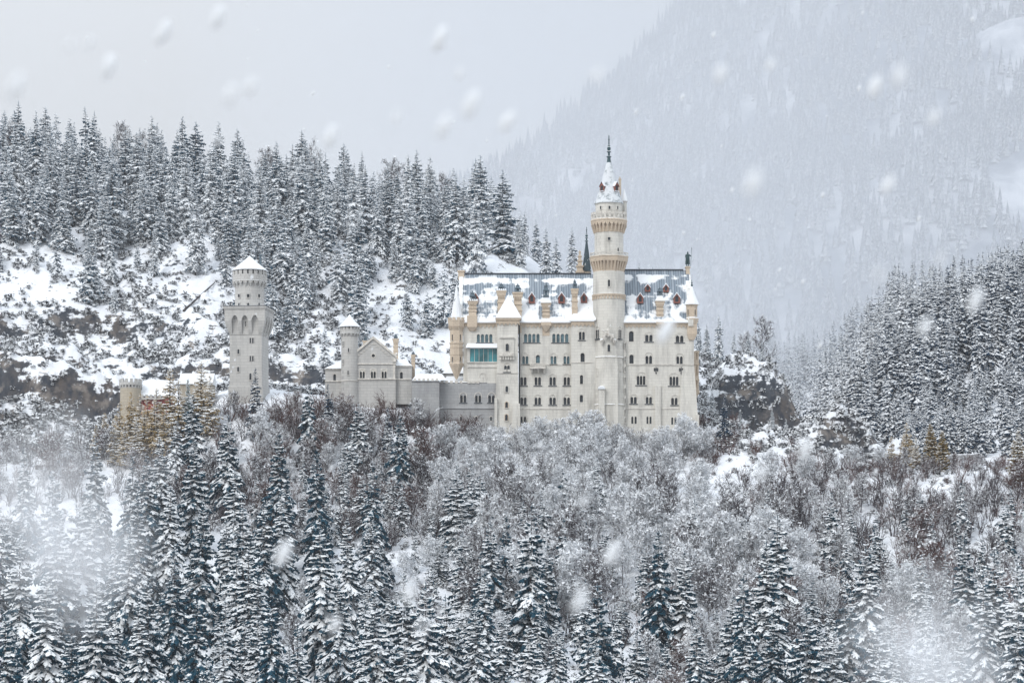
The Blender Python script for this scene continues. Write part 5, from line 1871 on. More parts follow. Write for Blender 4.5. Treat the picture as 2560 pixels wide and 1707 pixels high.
RNG = random.Random(7)
TREES = []                                 # dicts: root, px, top, D, kind, zone
def plant(kind, lst, px, D, H, zone, var=None, wide=1.0, lean=0.0, label=None, group=None, cat='tree', zoff=0.0):
    h, tkm, crm = lst[RNG.randrange(len(lst)) if var is None else var % len(lst)]
    root = bpy.data.objects.new(kind, None)
    COL.objects.link(root)
    z = gz(px, D) - .3 + zoff
    s = H / h
    root.location = (PX(px, D), D, z)
    root.scale = (s * wide, s * wide, s)
    root.rotation_euler = (lean * RNG.uniform(-1, 1), lean, RNG.uniform(0, 6.28))
    for nm, me in (('trunk', tkm), ('crown', crm)):
        o = bpy.data.objects.new(nm, me)
        COL.objects.link(o)
        o.parent = root
    root['category'] = cat
    TREES.append(dict(root=root, px=px, top=HZ - (z + H) * FP / D, D=D, kind=kind, zone=zone, H=H, label=label, wide=wide, lst=lst))
    return root
def depth_for(px, top, H, lo=320, hi=592):
    """nearest depth on the slope at which a tree of this height reaches this photo row"""
    for D in np.arange(lo, hi, 2.0):
        if HZ - (gz(px, D) + H) * FP / D <= top:
            return float(D)
    return float(hi)

# foreground spruces one can pick out: photo column, photo row of the tip, height
FG = [(65, 1119, 24), (140, 1182, 29), (236, 1095, 26), (483, 979, 22), (437, 1051, 18), (487, 1095, 26), (567, 1037, 24), (333, 1143, 24), (367, 1141, 26), (400, 1090, 22),
      (589, 1167, 26), (420, 1211, 27), (143, 1283, 29), (217, 1249, 30), (290, 1322, 26), (312, 1317, 29), (500, 1262, 27), (48, 1331, 28), (6, 1259, 27), (241, 1447, 27),
      (367, 1433, 28), (434, 1360, 29), (487, 1481, 26), (610, 1259, 28), (622, 1370, 28), (550, 1495, 24), (612, 1544, 18), (14, 1529, 24), (357, 1500, 24), (110, 1440, 26), (180, 1560, 22),
      (638, 928, 17), (773, 960, 19), (820, 956, 14), (898, 1008, 19), (968, 1022, 14), (999, 1042, 20), (698, 1080, 25), (797, 1124, 27), (934, 1157, 26), (1142, 1162, 20), (1200, 1186, 18),
      (703, 1220, 27), (809, 1307, 29), (872, 1293, 24), (659, 1249, 26), (934, 1283, 22), (1012, 1423, 25), (1065, 1452, 26), (744, 1553, 22), (674, 1490, 26), (655, 1433, 24), (1231, 1297, 22),
      (1026, 1587, 20), (905, 1500, 22), (1130, 1480, 22), (1215, 1420, 22), (1190, 1520, 20), (848, 1440, 20),
      (1323, 1254, 30), (1647, 1326, 27), (1709, 1370, 24), (1502, 1457, 25), (1410, 1290, 20), (1859, 1433, 25), (1912, 1346, 27), (1944, 1283, 28), (1468, 1570, 20), (1864, 1539, 20), (1589, 1570, 18), (1385, 1560, 18),
      (2166, 1360, 27), (2412, 1336, 24), (2480, 1375, 29), (2127, 1457, 26), (2026, 1500, 25), (2195, 1553, 24), (2458, 1418, 28), (2234, 1620, 18), (1930, 1520, 20), (2542, 1404, 30), (2545, 1520, 26), (2330, 1590, 18), (2085, 1570, 20), (2400, 1580, 22), (1740, 1560, 18), (1660, 1600, 16), (1320, 1560, 20)]
pos = []
for i, (px, top, H) in enumerate(FG):
    D = depth_for(px, top, H)
    lst = DRK if (px, top) in ((638, 928), (968, 1022), (820, 956)) else SPR
    plant('spruce_tree', lst, px, D, H, 'front', var=i * 3 + 1 if lst is SPR else i, wide=RNG.uniform(.95, 1.25), lean=RNG.gauss(0, .022))
    pos.append((PX(px, D), D))
# fill the lower slope where trunks would otherwise show
def far_enough(x, D, d):
    return all((x - a) ** 2 + (D - b) ** 2 > d * d for a, b in pos)
cnt = 0
for _ in range(6000):
    if cnt >= 30:
        break
    D = RNG.uniform(335, 545)
    px = RNG.uniform(-20, 2580)
    dens = 1.0 if px < 700 else (.6 if px < 1300 else .32)
    if D > 500:
        dens *= .8 if px < 700 else .15
    if RNG.random() > dens:
        continue
    x = PX(px, D)
    if not far_enough(x, D, 5.6):
        continue
    H = RNG.uniform(15, 25)
    if D > 525:
        H = RNG.uniform(12, 17)
    plant('spruce_tree', SPR, px, D, H, 'front', wide=RNG.uniform(.85, 1.2), lean=RNG.gauss(0, .03))
    pos.append((x, D))
    cnt += 1
# dark pine right under the palace's right end, small ones on the rock behind it
for px, D, H, lst in ((1811, 600, 12, DRK), (1797, 652, 14.5, HIL), (1767, 655, 10, HIL), (1835, 640, 7, HIL), (1870, 636, 6, HIL), (1905, 634, 6, HIL), (1780, 622, 7, HIL), (1850, 622, 6, HIL), (1930, 612, 6, HIL), (1965, 610, 7, HIL), (2040, 618, 5, HIL), (1745, 660, 10, HIL)):
    plant('spruce_tree', lst, px, D, H, 'rock')
# the wooded hill behind
hill = []
NAMED_HILL = [(8, 300), (90, 275), (140, 277), (236, 274), (215, 330), (430, 365), (465, 380), (525, 358), (585, 372), (610, 367), (690, 350), (650, 400), (800, 372), (905, 375), (885, 400), (1020, 378), (1075, 385), (1140, 430), (1160, 435), (985, 400), (1190, 480),
              (1272, 560), (1300, 530), (1312, 525), (1340, 545), (1365, 567), (1390, 590), (1430, 565), (1598, 655), (1632, 663), (1255, 590)]
for px, top in NAMED_HILL:
    H = RNG.uniform(24, 30) if px < 1200 else (17 if px < 1500 else 7)
    best = None
    for D in np.arange(690, 860, 2.0):
        e = abs(HZ - (gz(px, D) + H) * FP / D - top)
        if best is None or e < best[0]:
            best = (e, float(D))
    D = best[1]
    Hn = (HZ - top) * D / FP - gz(px, D)
    plant('spruce_tree', HIL, px, D, max(6, min(34, Hn)), 'hill', wide=RNG.uniform(.85, 1.1))
    hill.append((PX(px, D), D))
def hill_density(px, py):
    """how thick the wood stands where the ground is seen at this photo spot"""
    edge = float(np.interp(px, [-50, 0, 120, 250, 330, 440, 455, 535, 550, 700, 800, 900, 1000, 1100, 1180, 1250], [660, 660, 690, 730, 760, 740, 575, 570, 810, 850, 830, 800, 830, 810, 720, 570]))
    return 1.0 if py < edge - 60 else (.35 if py < edge else (.02 if py > edge + 90 else .06))
cnt = 0
for _ in range(9000):
    if cnt >= 122:
        break
    px, D = RNG.uniform(-30, 1260), RNG.uniform(650, 850)
    z = gz(px, D)
    py = HZ - z * FP / D
    if RNG.random() > hill_density(px, py):
        continue
    if not all((PX(px, D) - a) ** 2 + ((D - b) * .8) ** 2 > 5.4 ** 2 for a, b in hill):
        continue
    H = RNG.uniform(13, 28) * (1.0 if D > 700 else .75)
    plant('spruce_tree', HIL, px, D, H, 'hill', wide=RNG.uniform(1.0, 1.55), lean=RNG.gauss(0, .025))
    hill.append((PX(px, D), D))
    cnt += 1

# bare trees: frosted white under the palace, dark and purple-brown elsewhere
bp = []
def bare_fill(n, u0, u1, d0, d1, h0, h1, choose, zone, gap=3.0, top_lim=None):
    c = 0
    for _ in range(n * 60):
        if c >= n:
            break
        px, D = RNG.uniform(u0, u1), RNG.uniform(d0, d1)
        x = PX(px, D)
        if not all((x - a) ** 2 + (D - b) ** 2 > gap * gap for a, b in bp):
            continue
        if not far_enough(x, D, 2.6):
            continue
        H = RNG.uniform(h0, h1)
        if top_lim is not None:
            tl = float(np.interp(px, *top_lim))
            H = min(H, (HZ - tl) * D / FP - gz(px, D))
            H *= RNG.uniform(.72, 1.0)
            if H < 4:
                continue
        plant('bare_tree', choose(), px, D, H, zone, wide=RNG.uniform(.9, 1.25))
        bp.append((x, D))
        c += 1
LIM = ([0, 300, 520, 640, 700, 800, 900, 1000, 1060, 1110, 1180, 1230, 1270, 1330, 1400, 1450, 1500, 1540, 1580, 1660, 1700, 1740, 1800, 1900, 2000, 2560],
       [1000, 985, 960, 950, 950, 965, 985, 965, 985, 1050, 1020, 1050, 1030, 1050, 1010, 990, 1000, 1050, 1040, 1055, 1030, 1030, 1060, 1090, 1100, 1130])
pick = lambda *a: RNG.choice(a)
# front row right under the walls
bare_fill(20, 1120, 1760, 572, 592, 8, 14, lambda: BRW, 'palace', 4.0, LIM)
bare_fill(26, 1060, 1760, 545, 575, 9, 14, lambda: pick(BRW, BRW, BRK), 'palace', 4.0, LIM)
bare_fill(26, 640, 1110, 560, 596, 9, 15, lambda: pick(BRB, BRK, BRW), 'left', 3.6, LIM)
bare_fill(14, 640, 1200, 535, 565, 8, 13, lambda: pick(BRB, BRK), 'left', 4.2, LIM)
bare_fill(26, -20, 640, 555, 597, 8, 13, lambda: pick(BRK, BRK, BRB), 'farleft', 4.2, LIM)
bare_fill(52, 1150, 1960, 478, 548, 11, 18, lambda: pick(BRK, BRK, BRW, BRK), 'mid', 4.4)
bare_fill(44, 1900, 2580, 470, 585, 10, 16, lambda: pick(BRK, BRB, BRW, BRK), 'right', 5.0, LIM)
bare_fill(26, 1500, 2560, 385, 478, 9, 14, lambda: pick(BRK, BRK, BRB), 'mid', 6.0)
bare_fill(18, 700, 1300, 440, 530, 8, 13, lambda: pick(BRK, BRK, BRW), 'mid', 6.0)
for px, D, H in ((30, 800, 22), (300, 815, 22), (350, 812, 20), (660, 825, 22), (770, 820, 23), (975, 820, 24), (1110, 815, 22), (1195, 790, 18), (1265, 775, 14), (2005 - 95, 640, 16), (1860, 650, 13), (1700, 700, 9)):
    plant('bare_tree', BRK, px, D, H, 'crest', wide=.8)
# golden larches and a blue-green pine at the lower gate; rusty ones by the road
for px, D, H in ((262, 592, 11), (300, 590, 14), (328, 594, 14.5), (352, 593, 14), (368, 590, 14.5), (392, 592, 15), (425, 594, 18), (446, 590, 17), (503, 594, 18.5), (525, 592, 16), (285, 584, 12), (378, 584, 13), (340, 582, 13), (410, 582, 14), (312, 582, 12), (240, 590, 9), (360, 586, 14), (386, 587, 14.5)):
    plant('larch_tree', LAR, px, D, H, 'gate', wide=RNG.uniform(1.15, 1.45))
plant('pine_tree', BLU, 470, 591, 16.5, 'gate', wide=.9)
for px, D, H, lst in ((2228, 586, 8, LAR), (2266, 587, 11, LAR), (2326, 586, 11, LAD), (2356, 582, 10, LAD), (2545, 572, 13, LAD), (2290, 584, 8, LAR)):
    plant('larch_tree', lst, px, D, H, 'road', wide=1.35)

# ------------------------------------------------------------------ woods and scrub too thick to count
def tile(protos, spots, name, mat, label, cat, rot_seed=5):
    """many trees as ONE object: spots = (x, y, z, scale, wide)"""
    r_ = np.random.default_rng(rot_seed)
    vs, fs, ms, off = [], [], [], 0
    for x, y, z, s, w in spots:
        pl_ = protos if isinstance(protos, list) else protos[0 if y < 800 else 1]
        v, f, mi = pl_[r_.integers(len(pl_))]
        a = r_.uniform(0, 6.283)
        c, sn = math.cos(a), math.sin(a)
        q = np.empty_like(v)
        q[:, 0] = (v[:, 0] * c - v[:, 1] * sn) * s * w + x
        q[:, 1] = (v[:, 0] * sn + v[:, 1] * c) * s * w + y
        q[:, 2] = v[:, 2] * s + z
        vs.append(q)
        fs.append(f + off)
        ms.append(mi)
        off += len(v)
    o = link(name, mesh_np(name, np.concatenate(vs), np.concatenate(fs), mat, midx=np.concatenate(ms) if isinstance(mat, list) else None))
    return tag(o, label, cat, kind='stuff')
LOWP = []
for i in range(4):
    LOWP.append(spruce(500 + i, 26.0, 5.0 + .4 * (i % 2), dz=1.4, nb=6, ntw=3, fat=1.4, drop=.55 + .1 * i, hang=True, sparse=.1).arrays())
rng = np.random.default_rng(3)
spots = []
tries = 0
cell = {}
while len(spots) < 1150 and tries < 90000:
    tries += 1
    near = len(spots) < 430
    px, D = (rng.uniform(2160, 2660), rng.uniform(606, 880)) if near else (rng.uniform(1860, 2640), rng.uniform(700, 1620))
    if D < 720 and px < 2170:
        continue
    if D < 680 and px < 2260:
        continue
    x, y = PX(px, D), D
    z = gz(px, D)
    if HZ - (z + 26) * FP / D > 1180:
        continue
    key = (int(x / 6.5), int(y / 6.5))
    if any((key[0] + a, key[1] + b) in cell for a in (-1, 0, 1) for b in (-1, 0, 1)) and rng.random() < (.45 if near else .8):
        continue
    cell[key] = 1
    s = rng.uniform(.6, 1.0) * (1.0 if D < 900 else 1.0 + (D - 900) / 1600)
    if D < 690:
        s *= .62
    spots.append((x, y, z - .5, s, rng.uniform(.9, 1.25)))
FARP = [spruce(520 + i, 26.0, 5.2, dz=1.5, nb=6, ntw=2, fat=1.7, drop=.6, hang=False, sparse=.1).arrays() for i in range(4)]
tile((LOWP, FARP), spots, 'spruce_forest', M['dark_needles'], 'dark snow dusted spruce forest climbing the slope at the right', 'forest')
spots = []
while len(spots) < 190:
    px, D = rng.uniform(-320, 2880), rng.uniform(335, 545)
    if rng.random() > (1 if px < 1250 else .45):
        continue
    spots.append((PX(px, D), D, gz(px, D) - .4, rng.uniform(.2, .55), rng.uniform(1.1, 1.5)))
while len(spots) < 300:
    px, D = rng.uniform(1120, 2640), rng.uniform(400, 552)
    spots.append((PX(px, D), D, gz(px, D) - .4, rng.uniform(.34, .68), rng.uniform(.95, 1.3)))
while len(spots) < 330:
    px, D = rng.uniform(640, 1150), rng.uniform(530, 580)
    spots.append((PX(px, D), D, gz(px, D) - .4, rng.uniform(.3, .5), rng.uniform(.95, 1.3)))
tile(LOWP, spots, 'young_spruce_growth', M['needles'], 'young snow laden spruce growth between the taller trees below the castle', 'undergrowth', 6)
spots = []
while len(spots) < 420:
    px, D = rng.uniform(-420, 1240), rng.uniform(655, 815)
    py = HZ - gz(px, D) * FP / D
    d_ = hill_density(px, py)
    if rng.random() > max(d_, .28 if 560 < px < 1200 and py < 880 else .22 if px < 430 and py < 800 else .06):
        continue
    spots.append((PX(px, D), D, gz(px, D) - .4, rng.uniform(.3, .85), rng.uniform(1.0, 1.35)))
tile(LOWP, spots, 'hillside_spruce_growth', M['rime'], 'rimed young spruce growth filling the hillside between the taller trees', 'undergrowth', 8)
def brush(seed, H=10.0):
    """a low many-stemmed bush of bare rods, light enough to be used by the hundred"""
    r_ = random.Random(seed)
    tb = TB()
    def nrm(a):
        return a / (np.linalg.norm(a) + 1e-9)
    for _ in range(6):
        az, ln = r_.uniform(0, 6.283), r_.uniform(.08, .45)
        d = nrm(np.array([math.cos(az) * ln, math.sin(az) * ln, 1.0]))
        p = np.array([r_.uniform(-.6, .6), r_.uniform(-.6, .6), -.5])
        L = H * r_.uniform(.6, .95)
        prism(tb, p, p + d * L, .13, .03)
        for i in range(7):
            t = .18 + .8 * (i + r_.random()) / 7
            q = p + d * L * t
            e = nrm(d * .9 + np.array([r_.gauss(0, .75), r_.gauss(0, .75), r_.gauss(.1, .25)]))
            l = L * .42 * (1.15 - .75 * t) * r_.uniform(.7, 1.2)
            prism(tb, q, q + e * l, .065, .025)
            for k in range(4):
                u = .25 + .75 * (k + r_.random()) / 4
                s_ = q + e * l * u
                g = nrm(e + np.array([r_.gauss(0, .7), r_.gauss(0, .7), r_.gauss(.1, .4)]))
                w = s_ + g * l * r_.uniform(.3, .55)
                o = np.array([r_.gauss(0, 1), r_.gauss(0, 1), r_.gauss(0, .4)])
                o = nrm(np.cross(g, o)) * .045
                tb.tri(s_ - o, s_ + o, w)
                tb.tri(s_ - o * .3 + (0, 0, .05), w + (0, 0, .04), s_ + np.cross(g, nrm(o)) * .05)
    return tb.arrays()
THK = [brush(600 + i) for i in range(6)]
for nm_, mt_, cnt_, zones, lab_ in (
    ('frosted_thicket', 'twigs_white', 250, ((1060, 1780, 540, 594, 1.0), (1240, 1950, 470, 540, .25)), 'white frosted thicket of low bare trees at the foot of the palace'),
    ('bare_thicket', 'twigs', 620, ((-20, 640, 540, 597, .5), (640, 1130, 530, 596, .6), (1240, 2580, 380, 540, .55), (1850, 2580, 480, 590, 1.0)), 'dark thicket of low bare trees between the spruces'),
    ('brown_thicket', 'twigs_brown', 130, ((600, 1180, 535, 594, .8), (1900, 2580, 500, 592, 1.0), (-20, 560, 560, 597, .3)), 'purple brown thicket of bare brushwood on the slopes')):
    spots = []
    while len(spots) < cnt_:
        z_ = zones[rng.integers(len(zones))]
        if rng.random() > z_[4]:
            continue
        px, D = rng.uniform(z_[0], z_[1]), rng.uniform(z_[2], z_[3])
        s = rng.uniform(.4, .95)
        tl = float(np.interp(px, *LIM)) + 12
        s = min(s, ((HZ - tl) * D / FP - gz(px, D)) / 10)
        if s < .14:
            continue
        spots.append((PX(px, D), D, gz(px, D) - .2, s, rng.uniform(.9, 1.3)))
    tile(THK, spots, nm_, M[mt_], lab_, 'undergrowth', 11)
# the mountain's own frosted woods
def lowcone(seed):
    r_ = random.Random(seed)
    tb = TB()
    for k in range(7):
        z0 = 26 * (.06 + .13 * k)
        R = 4.6 * (1 - k / 7.6)
        n = 7
        for i in range(n):
            a, b = 6.283 * i / n, 6.283 * (i + .9) / n
            q = r_.uniform(.7, 1.2)
            tb.tri((math.cos(a) * R * q, math.sin(a) * R * q, z0 - r_.uniform(0, 1.5)), (math.cos(b) * R, math.sin(b) * R, z0), (0, 0, z0 + 6.2))
    return tb.arrays()
CONES = [lowcone(i) for i in range(4)]
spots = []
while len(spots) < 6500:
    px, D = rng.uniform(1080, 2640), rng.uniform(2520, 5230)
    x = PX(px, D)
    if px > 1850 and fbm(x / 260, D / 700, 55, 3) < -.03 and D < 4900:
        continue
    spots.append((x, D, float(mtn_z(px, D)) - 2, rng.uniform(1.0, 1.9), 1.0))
for px in np.arange(1090, 1760, 7.0):
    D = 5190 + rng.uniform(-40, 20)
    p2 = px + rng.uniform(-4, 4)
    spots.append((PX(p2, D), D, float(mtn_z(p2, D)) - 3, rng.uniform(1.2, 2.6), .9))
rw_ = thing('roadside_wall', 'low snow topped roadside wall below the dark forest slope', 'wall', (PX(2370, 590), 590, gz(2370, 590)))
w, w2 = MB(), MB()
for k in range(22):
    a, b2 = 2290 + k * 7, 2297 + k * 7
    D_ = 590 + k * .9
    z_ = gz((a + b2) / 2, D_)
    w.box(PX(a, D_), PX(b2, D_) + .01, D_, D_ + .95, z_ - 2, z_ + 1.25)
    w2.box(PX(a, D_), PX(b2, D_) + .01, D_ - .1, D_ + 3.5, z_ + 1.252, z_ + 1.5)
w.build('wall', M['stone_grey'], rw_)
w2.build('snow_cap', M['snow'], rw_)
M['hazed_rime'] = m_needles('hazed_rimed_needles', (0.10, 0.12, 0.155), (0.16, 0.18, 0.22), .1, 1.1, .3)  # rime, kept pale so the colour carries part of the haze
tile(CONES, spots, 'mountain_forest', M['hazed_rime'], 'frosted forest scattered over the far mountainside', 'forest')
# frosted bushes and saplings over the hill
def shrub(seed):
    r_ = random.Random(seed)
    tb = TB()
    for _ in range(34):
        a, h = r_.uniform(0, 6.283), r_.uniform(0, 1) ** .8
        r = r_.uniform(.2, 1.0) * (1 - .55 * h)
        p = np.array([math.cos(a) * r, math.sin(a) * r, h * 1.3])
        d1 = np.array([r_.gauss(0, .34), r_.gauss(0, .34), r_.gauss(0, .16)])
        d2 = np.array([r_.gauss(0, .34), r_.gauss(0, .34), r_.gauss(0, .16)])
        tb.tri(p, p + d1, p + d2)
        tb.tri(p + d1 * .6, p + d2 * .9 - (0, 0, .3), p + (0, 0, -.45))
    return tb.arrays()
SHR = [shrub(i) for i in range(6)]
spots = []
while len(spots) < 3900:
    px, D = rng.uniform(-260, 1300), rng.uniform(622, 800)
    x = PX(px, D)
    n = float(fbm(x / 22, D / 18, 61, 3))
    z = gz(px, D)
    py = HZ - z * FP / D
    want = .10 + 1.6 * max(0, n)
    if 440 < px < 545 and py < 860:
        want *= .25
    if 1180 < px:
        want *= .5
    if py > 780:
        want *= 1.7
    if rng.random() > want:
        continue
    s = rng.uniform(.5, 1.5)
    spots.append((x, D, z - .2, s, rng.uniform(.8, 1.5)))
while len(spots) < 5100:
    px, D = rng.uniform(1740, 2200), rng.uniform(592, 668)
    spots.append((PX(px, D), D, gz(px, D) - .2, rng.uniform(.5, 1.5), rng.uniform(.8, 1.4)))
while len(spots) < 5800:
    px, D = rng.uniform(-40, 330), rng.uniform(590, 622)
    spots.append((PX(px, D), D, gz(px, D) - .2, rng.uniform(.5, 1.6), rng.uniform(.8, 1.5)))
while len(spots) < 8300:
    px, D = rng.uniform(-60, 2620), rng.uniform(400, 596)
    if 560 < px < 1760 and D > 592:
        continue
    spots.append((PX(px, D), D, gz(px, D) - .2, rng.uniform(.5, 1.2), rng.uniform(.8, 1.4)))
tile(SHR, spots, 'undergrowth', M['shrub'], 'snow laden bushes and scrub scattered over the slopes', 'undergrowth', 9)
spots = []
while len(spots) < 120:
    px, D = rng.uniform(1120, 1765), rng.uniform(586, 596.5)
    spots.append((PX(px, D), D, gz(px, D) - .2, rng.uniform(.28, .62), rng.uniform(1.1, 1.6)))
tile(THK, spots, 'frosted_brushwood', M['twigs_white'], 'white frosted brushwood growing against the foot of the palace walls', 'undergrowth', 14)
spots = []
while len(spots) < 230:
    px, D = rng.uniform(1870, 2620), rng.uniform(552, 595)
    spots.append((PX(px, D), D, gz(px, D) - .2, rng.uniform(.18, .42), rng.uniform(1.1, 1.6)))
while len(spots) < 290:
    px, D = rng.uniform(1720, 1900), rng.uniform(575, 612)
    spots.append((PX(px, D), D, gz(px, D) - .2, rng.uniform(.18, .45), rng.uniform(1.1, 1.6)))
while len(spots) < 400:
    px, D = rng.uniform(555, 1190), rng.uniform(589, 600.5)
    if 560 < px < 690 and D > 597:
        continue
    spots.append((PX(px, D), D, gz(px, D) - .2, rng.uniform(.4, .68), rng.uniform(1.0, 1.5)))
while len(spots) < 440:
    px, D = rng.uniform(240, 470), rng.uniform(584, 599)
    spots.append((PX(px, D), D, gz(px, D) - .2, rng.uniform(.28, .55), rng.uniform(1.0, 1.5)))
tile(THK, spots, 'dark_brushwood', M['twigs_brown'], 'dark purple brown brushwood along the foot of the walls and cliffs', 'undergrowth', 13)
# a fallen trunk on the clearing, with a side branch
ft = thing('fallen_trunk', 'fallen bare tree trunk lying diagonally on the snowy clearing', 'log', (PX(498, 700), 700, gz(498, 700)))
m = MB()
def on_ground(px, py):
    for D in np.arange(640, 830, 1.0):
        if HZ - gz(px, D) * FP / D <= py:
            return Vector((PX(px, D), D, gz(px, D) + .5))
    return Vector((PX(px, 760), 760, gz(px, 760)))
a_, b_ = on_ground(459, 788), on_ground(537, 714)
m.tube(a_, b_, .36, .14, 7)
m.build('trunk', M['trunk'], ft)
m = MB()
m.tube(a_.lerp(b_, .45), a_.lerp(b_, .45) + Vector((-1.5, -.3, 1.6)), .12, .04, 5)
m.tube(a_.lerp(b_, .55), a_.lerp(b_, .55) + Vector((-2.6, -.3, .3)), .12, .04, 5)
m.tube(a_.lerp(b_, .1), a_.lerp(b_, .1) + Vector((-1.2, -.3, 1.4)), .12, .04, 5)
m.build('branch', M['trunk'], ft)

# ------------------------------------------------------------------ labels: each tree by what it stands near and how far up or along it is
ORD = ['lowest', 'second', 'third', 'fourth', 'fifth', 'sixth', 'seventh', 'eighth', 'ninth', 'tenth', 'eleventh', 'twelfth', 'thirteenth', 'fourteenth', 'fifteenth', 'sixteenth', 'seventeenth', 'eighteenth', 'nineteenth', 'twentieth']
BELOW = [(60, 'at the left edge, below the rock cliff'), (150, 'below the timber chalet'), (240, 'just right of the chalet'), (310, 'below the gate tower'), (390, 'below the red gatehouse'), (470, 'below the blue-green pine'), (550, 'below the last golden larches'),
         (625, 'below the left half of the square tower'), (700, 'below the right half of the square tower'), (790, 'below the gap between square tower and round turret'), (880, 'below the small round turret'), (960, 'below the gabled house'),
         (1060, 'below the house wing and grey wall'), (1160, 'below the grey terrace wall'), (1240, 'below the conservatory'), (1310, 'below the square stair turret'), (1400, 'below the small balcony'), (1480, 'below the projecting bay'),
         (1570, 'below the tall tower'), (1660, 'below the first wall anchor'), (1750, 'below the right corner of the palace'), (1850, 'below the wooded rock knoll'), (1960, 'below the bare cliff face'), (2080, 'below the second rock outcrop'),
         (2200, 'below the foot of the dark forest'), (2310, 'below the rusty larches'), (2430, 'below the roadside wall'), (9999, 'at the right edge, below the dark forest')]
ABOVE = [(60, 'at the left edge'), (130, 'above the leftmost cliffs'), (200, 'above the chalet'), (270, 'behind the gate tower'), (340, 'above the gate tower cone'), (410, 'above the red gatehouse'), (480, 'beside the snowy clearing'), (560, 'right of the snowy clearing'),
         (620, 'behind the square tower'), (690, 'just right of the square tower'), (770, 'between square tower and round turret'), (850, 'left of the small round turret'), (920, 'above the small round turret'), (990, 'above the gabled house'), (1060, 'above the house wing'),
         (1130, 'left of the palace roof'), (1200, 'above the left gable of the palace'), (1290, 'above the snowy hump'), (1400, 'right of the snowy hump'), (1500, 'beside the dark spire'), (9999, 'above the right roof ridge')]
def bin_of(px, table):
    for lim, txt in table:
        if px < lim:
            return txt
bins = {}
for t in TREES:
    up = t['zone'] in ('hill', 'crest')
    if t['zone'] == 'rock':
        txt = 'on the wooded rock knoll'
    elif t['zone'] == 'gate':
        txt = 'by the lower gatehouse'
    elif t['zone'] == 'road':
        txt = 'by the roadside wall'
    elif t['zone'] == 'crest' and t['px'] > 1600:
        txt = 'on the knoll right of the palace'
    else:
        txt = bin_of(t['px'], ABOVE if up else BELOW)
    t['up'] = up
    bins.setdefault((t['kind'], up, txt), []).append(t)
GROUPS = {('spruce_tree', False): 'spruces on the slope below the castle', ('spruce_tree', True): 'rimed spruces on the hill behind the castle', ('bare_tree', False): 'bare frosted trees below the castle',
          ('bare_tree', True): 'bare trees along the hilltop', ('larch_tree', False): 'autumn larches', ('pine_tree', False): 'pines'}
for (kind, up, txt), ts in bins.items():
    side = any(t['zone'] in ('rock', 'gate', 'road') for t in ts) or 'on the knoll' in txt
    ts.sort(key=(lambda t: t['px']) if side else (lambda t: -t['top']))
    for i, t in enumerate(ts):
        L = t['lst']
        if kind == 'spruce_tree':
            look = 'rime white' if L is HIL else ('dark' if L is DRK else 'snow laden')
            look = ('tall ' if t['H'] > 25.5 else 'short ' if t['H'] < 16 else '') + look + ' spruce'
        elif kind == 'bare_tree':
            look = 'white frosted bare tree' if L is BRW else ('brown bare tree' if L is BRB else 'dark bare tree')
        elif kind == 'larch_tree':
            look = 'golden larch' if L is LAR else 'olive brown larch'
        else:
            look = 'blue-green pine'
        if kind == 'pine_tree':
            lab = 'blue-green snowy pine between golden larches by the lower gatehouse'
        elif len(ts) == 1:
            lab = f'{look} {txt}, the only one'
        elif side:
            lab = f'{look} {txt}, ' + ('first' if i == 0 else ORD[i] if i < len(ORD) else f'{i + 1}th') + ' from left'
        else:
            lab = f'{look} {txt}, ' + ('lowest in the picture' if i == 0 else (ORD[i] if i < len(ORD) else f'{i + 1}th') + ' one up')
        if len(lab.split()) > 16:
            lab = lab.replace(' in the picture', '').replace('just ', '')
        t['root']['label'] = lab
        t['root']['group'] = GROUPS.get((kind, up), kind)

# ------------------------------------------------------------------ air: haze, the cloud on the mountain, pale puffs for blurred near flakes, falling snow
def vol(name, density, color, aniso=0.0):
    m = bpy.data.materials.new(name)
    m.use_nodes = True
    n, l = m.node_tree.nodes, m.node_tree.links
    n.clear()
    o = n.new('ShaderNodeOutputMaterial')
    v = n.new('ShaderNodeVolumePrincipled')
    v.inputs['Color'].default_value = color + (1,)
    v.inputs['Density'].default_value = density
    v.inputs['Anisotropy'].default_value = aniso
    l.new(v.outputs[0], o.inputs['Volume'])
    return m
hz = MB()
hz.box(-4600, 8200, -30, 7100, float(min(ZZ.min(), mv[:, 2].min())) - 1.5, float(max(mv[:, 2].max(), 200)) + 60)
hazeo = hz.build('haze', vol('thin_haze', 0.00006, (0.93, 0.95, 1.0)))
tag(hazeo, 'thin winter haze filling the valley', 'haze', kind='stuff')
# snow cloud hanging between the castle hill and the mountain: it thins out to the left, where the sky opens
fb = MB()
n = 44
us = np.linspace(420, 3400, n)
zb, ztop = -20.0, 1150.0
vs = []
for u in us:
    w = 60 * float(fbm(u / 120, 3.1, 5, 3))
    f_ = 960 + 0.12 * max(0, u - 1800) + w * .6
    t_ = 1150 * min(1.0, max(.004, (u - 420) / 1000)) * (1 - .55 * min(1, max(0, (u - 1900) / 900)))
    for d_, z_ in ((f_, zb), (f_, ztop), (f_ + t_, ztop), (f_ + t_, zb)):
        vs.append((PX(u, d_), d_, z_))
fs = []
for i in range(n - 1):
    for j in range(4):
        k = (j + 1) % 4
        fs.append((i * 4 + j, (i + 1) * 4 + j, (i + 1) * 4 + k, i * 4 + k))
fs += [(0, 1, 2, 3), tuple((n - 1) * 4 + j for j in (3, 2, 1, 0))]
fb.add(vs, fs)
fbo = fb.build('snow_cloud', vol('snow_cloud', 0.00125, (0.80, 0.82, 0.85), 0.0))
tag(fbo, 'pale snow cloud veiling the mountain behind the castle', 'cloud', kind='stuff')
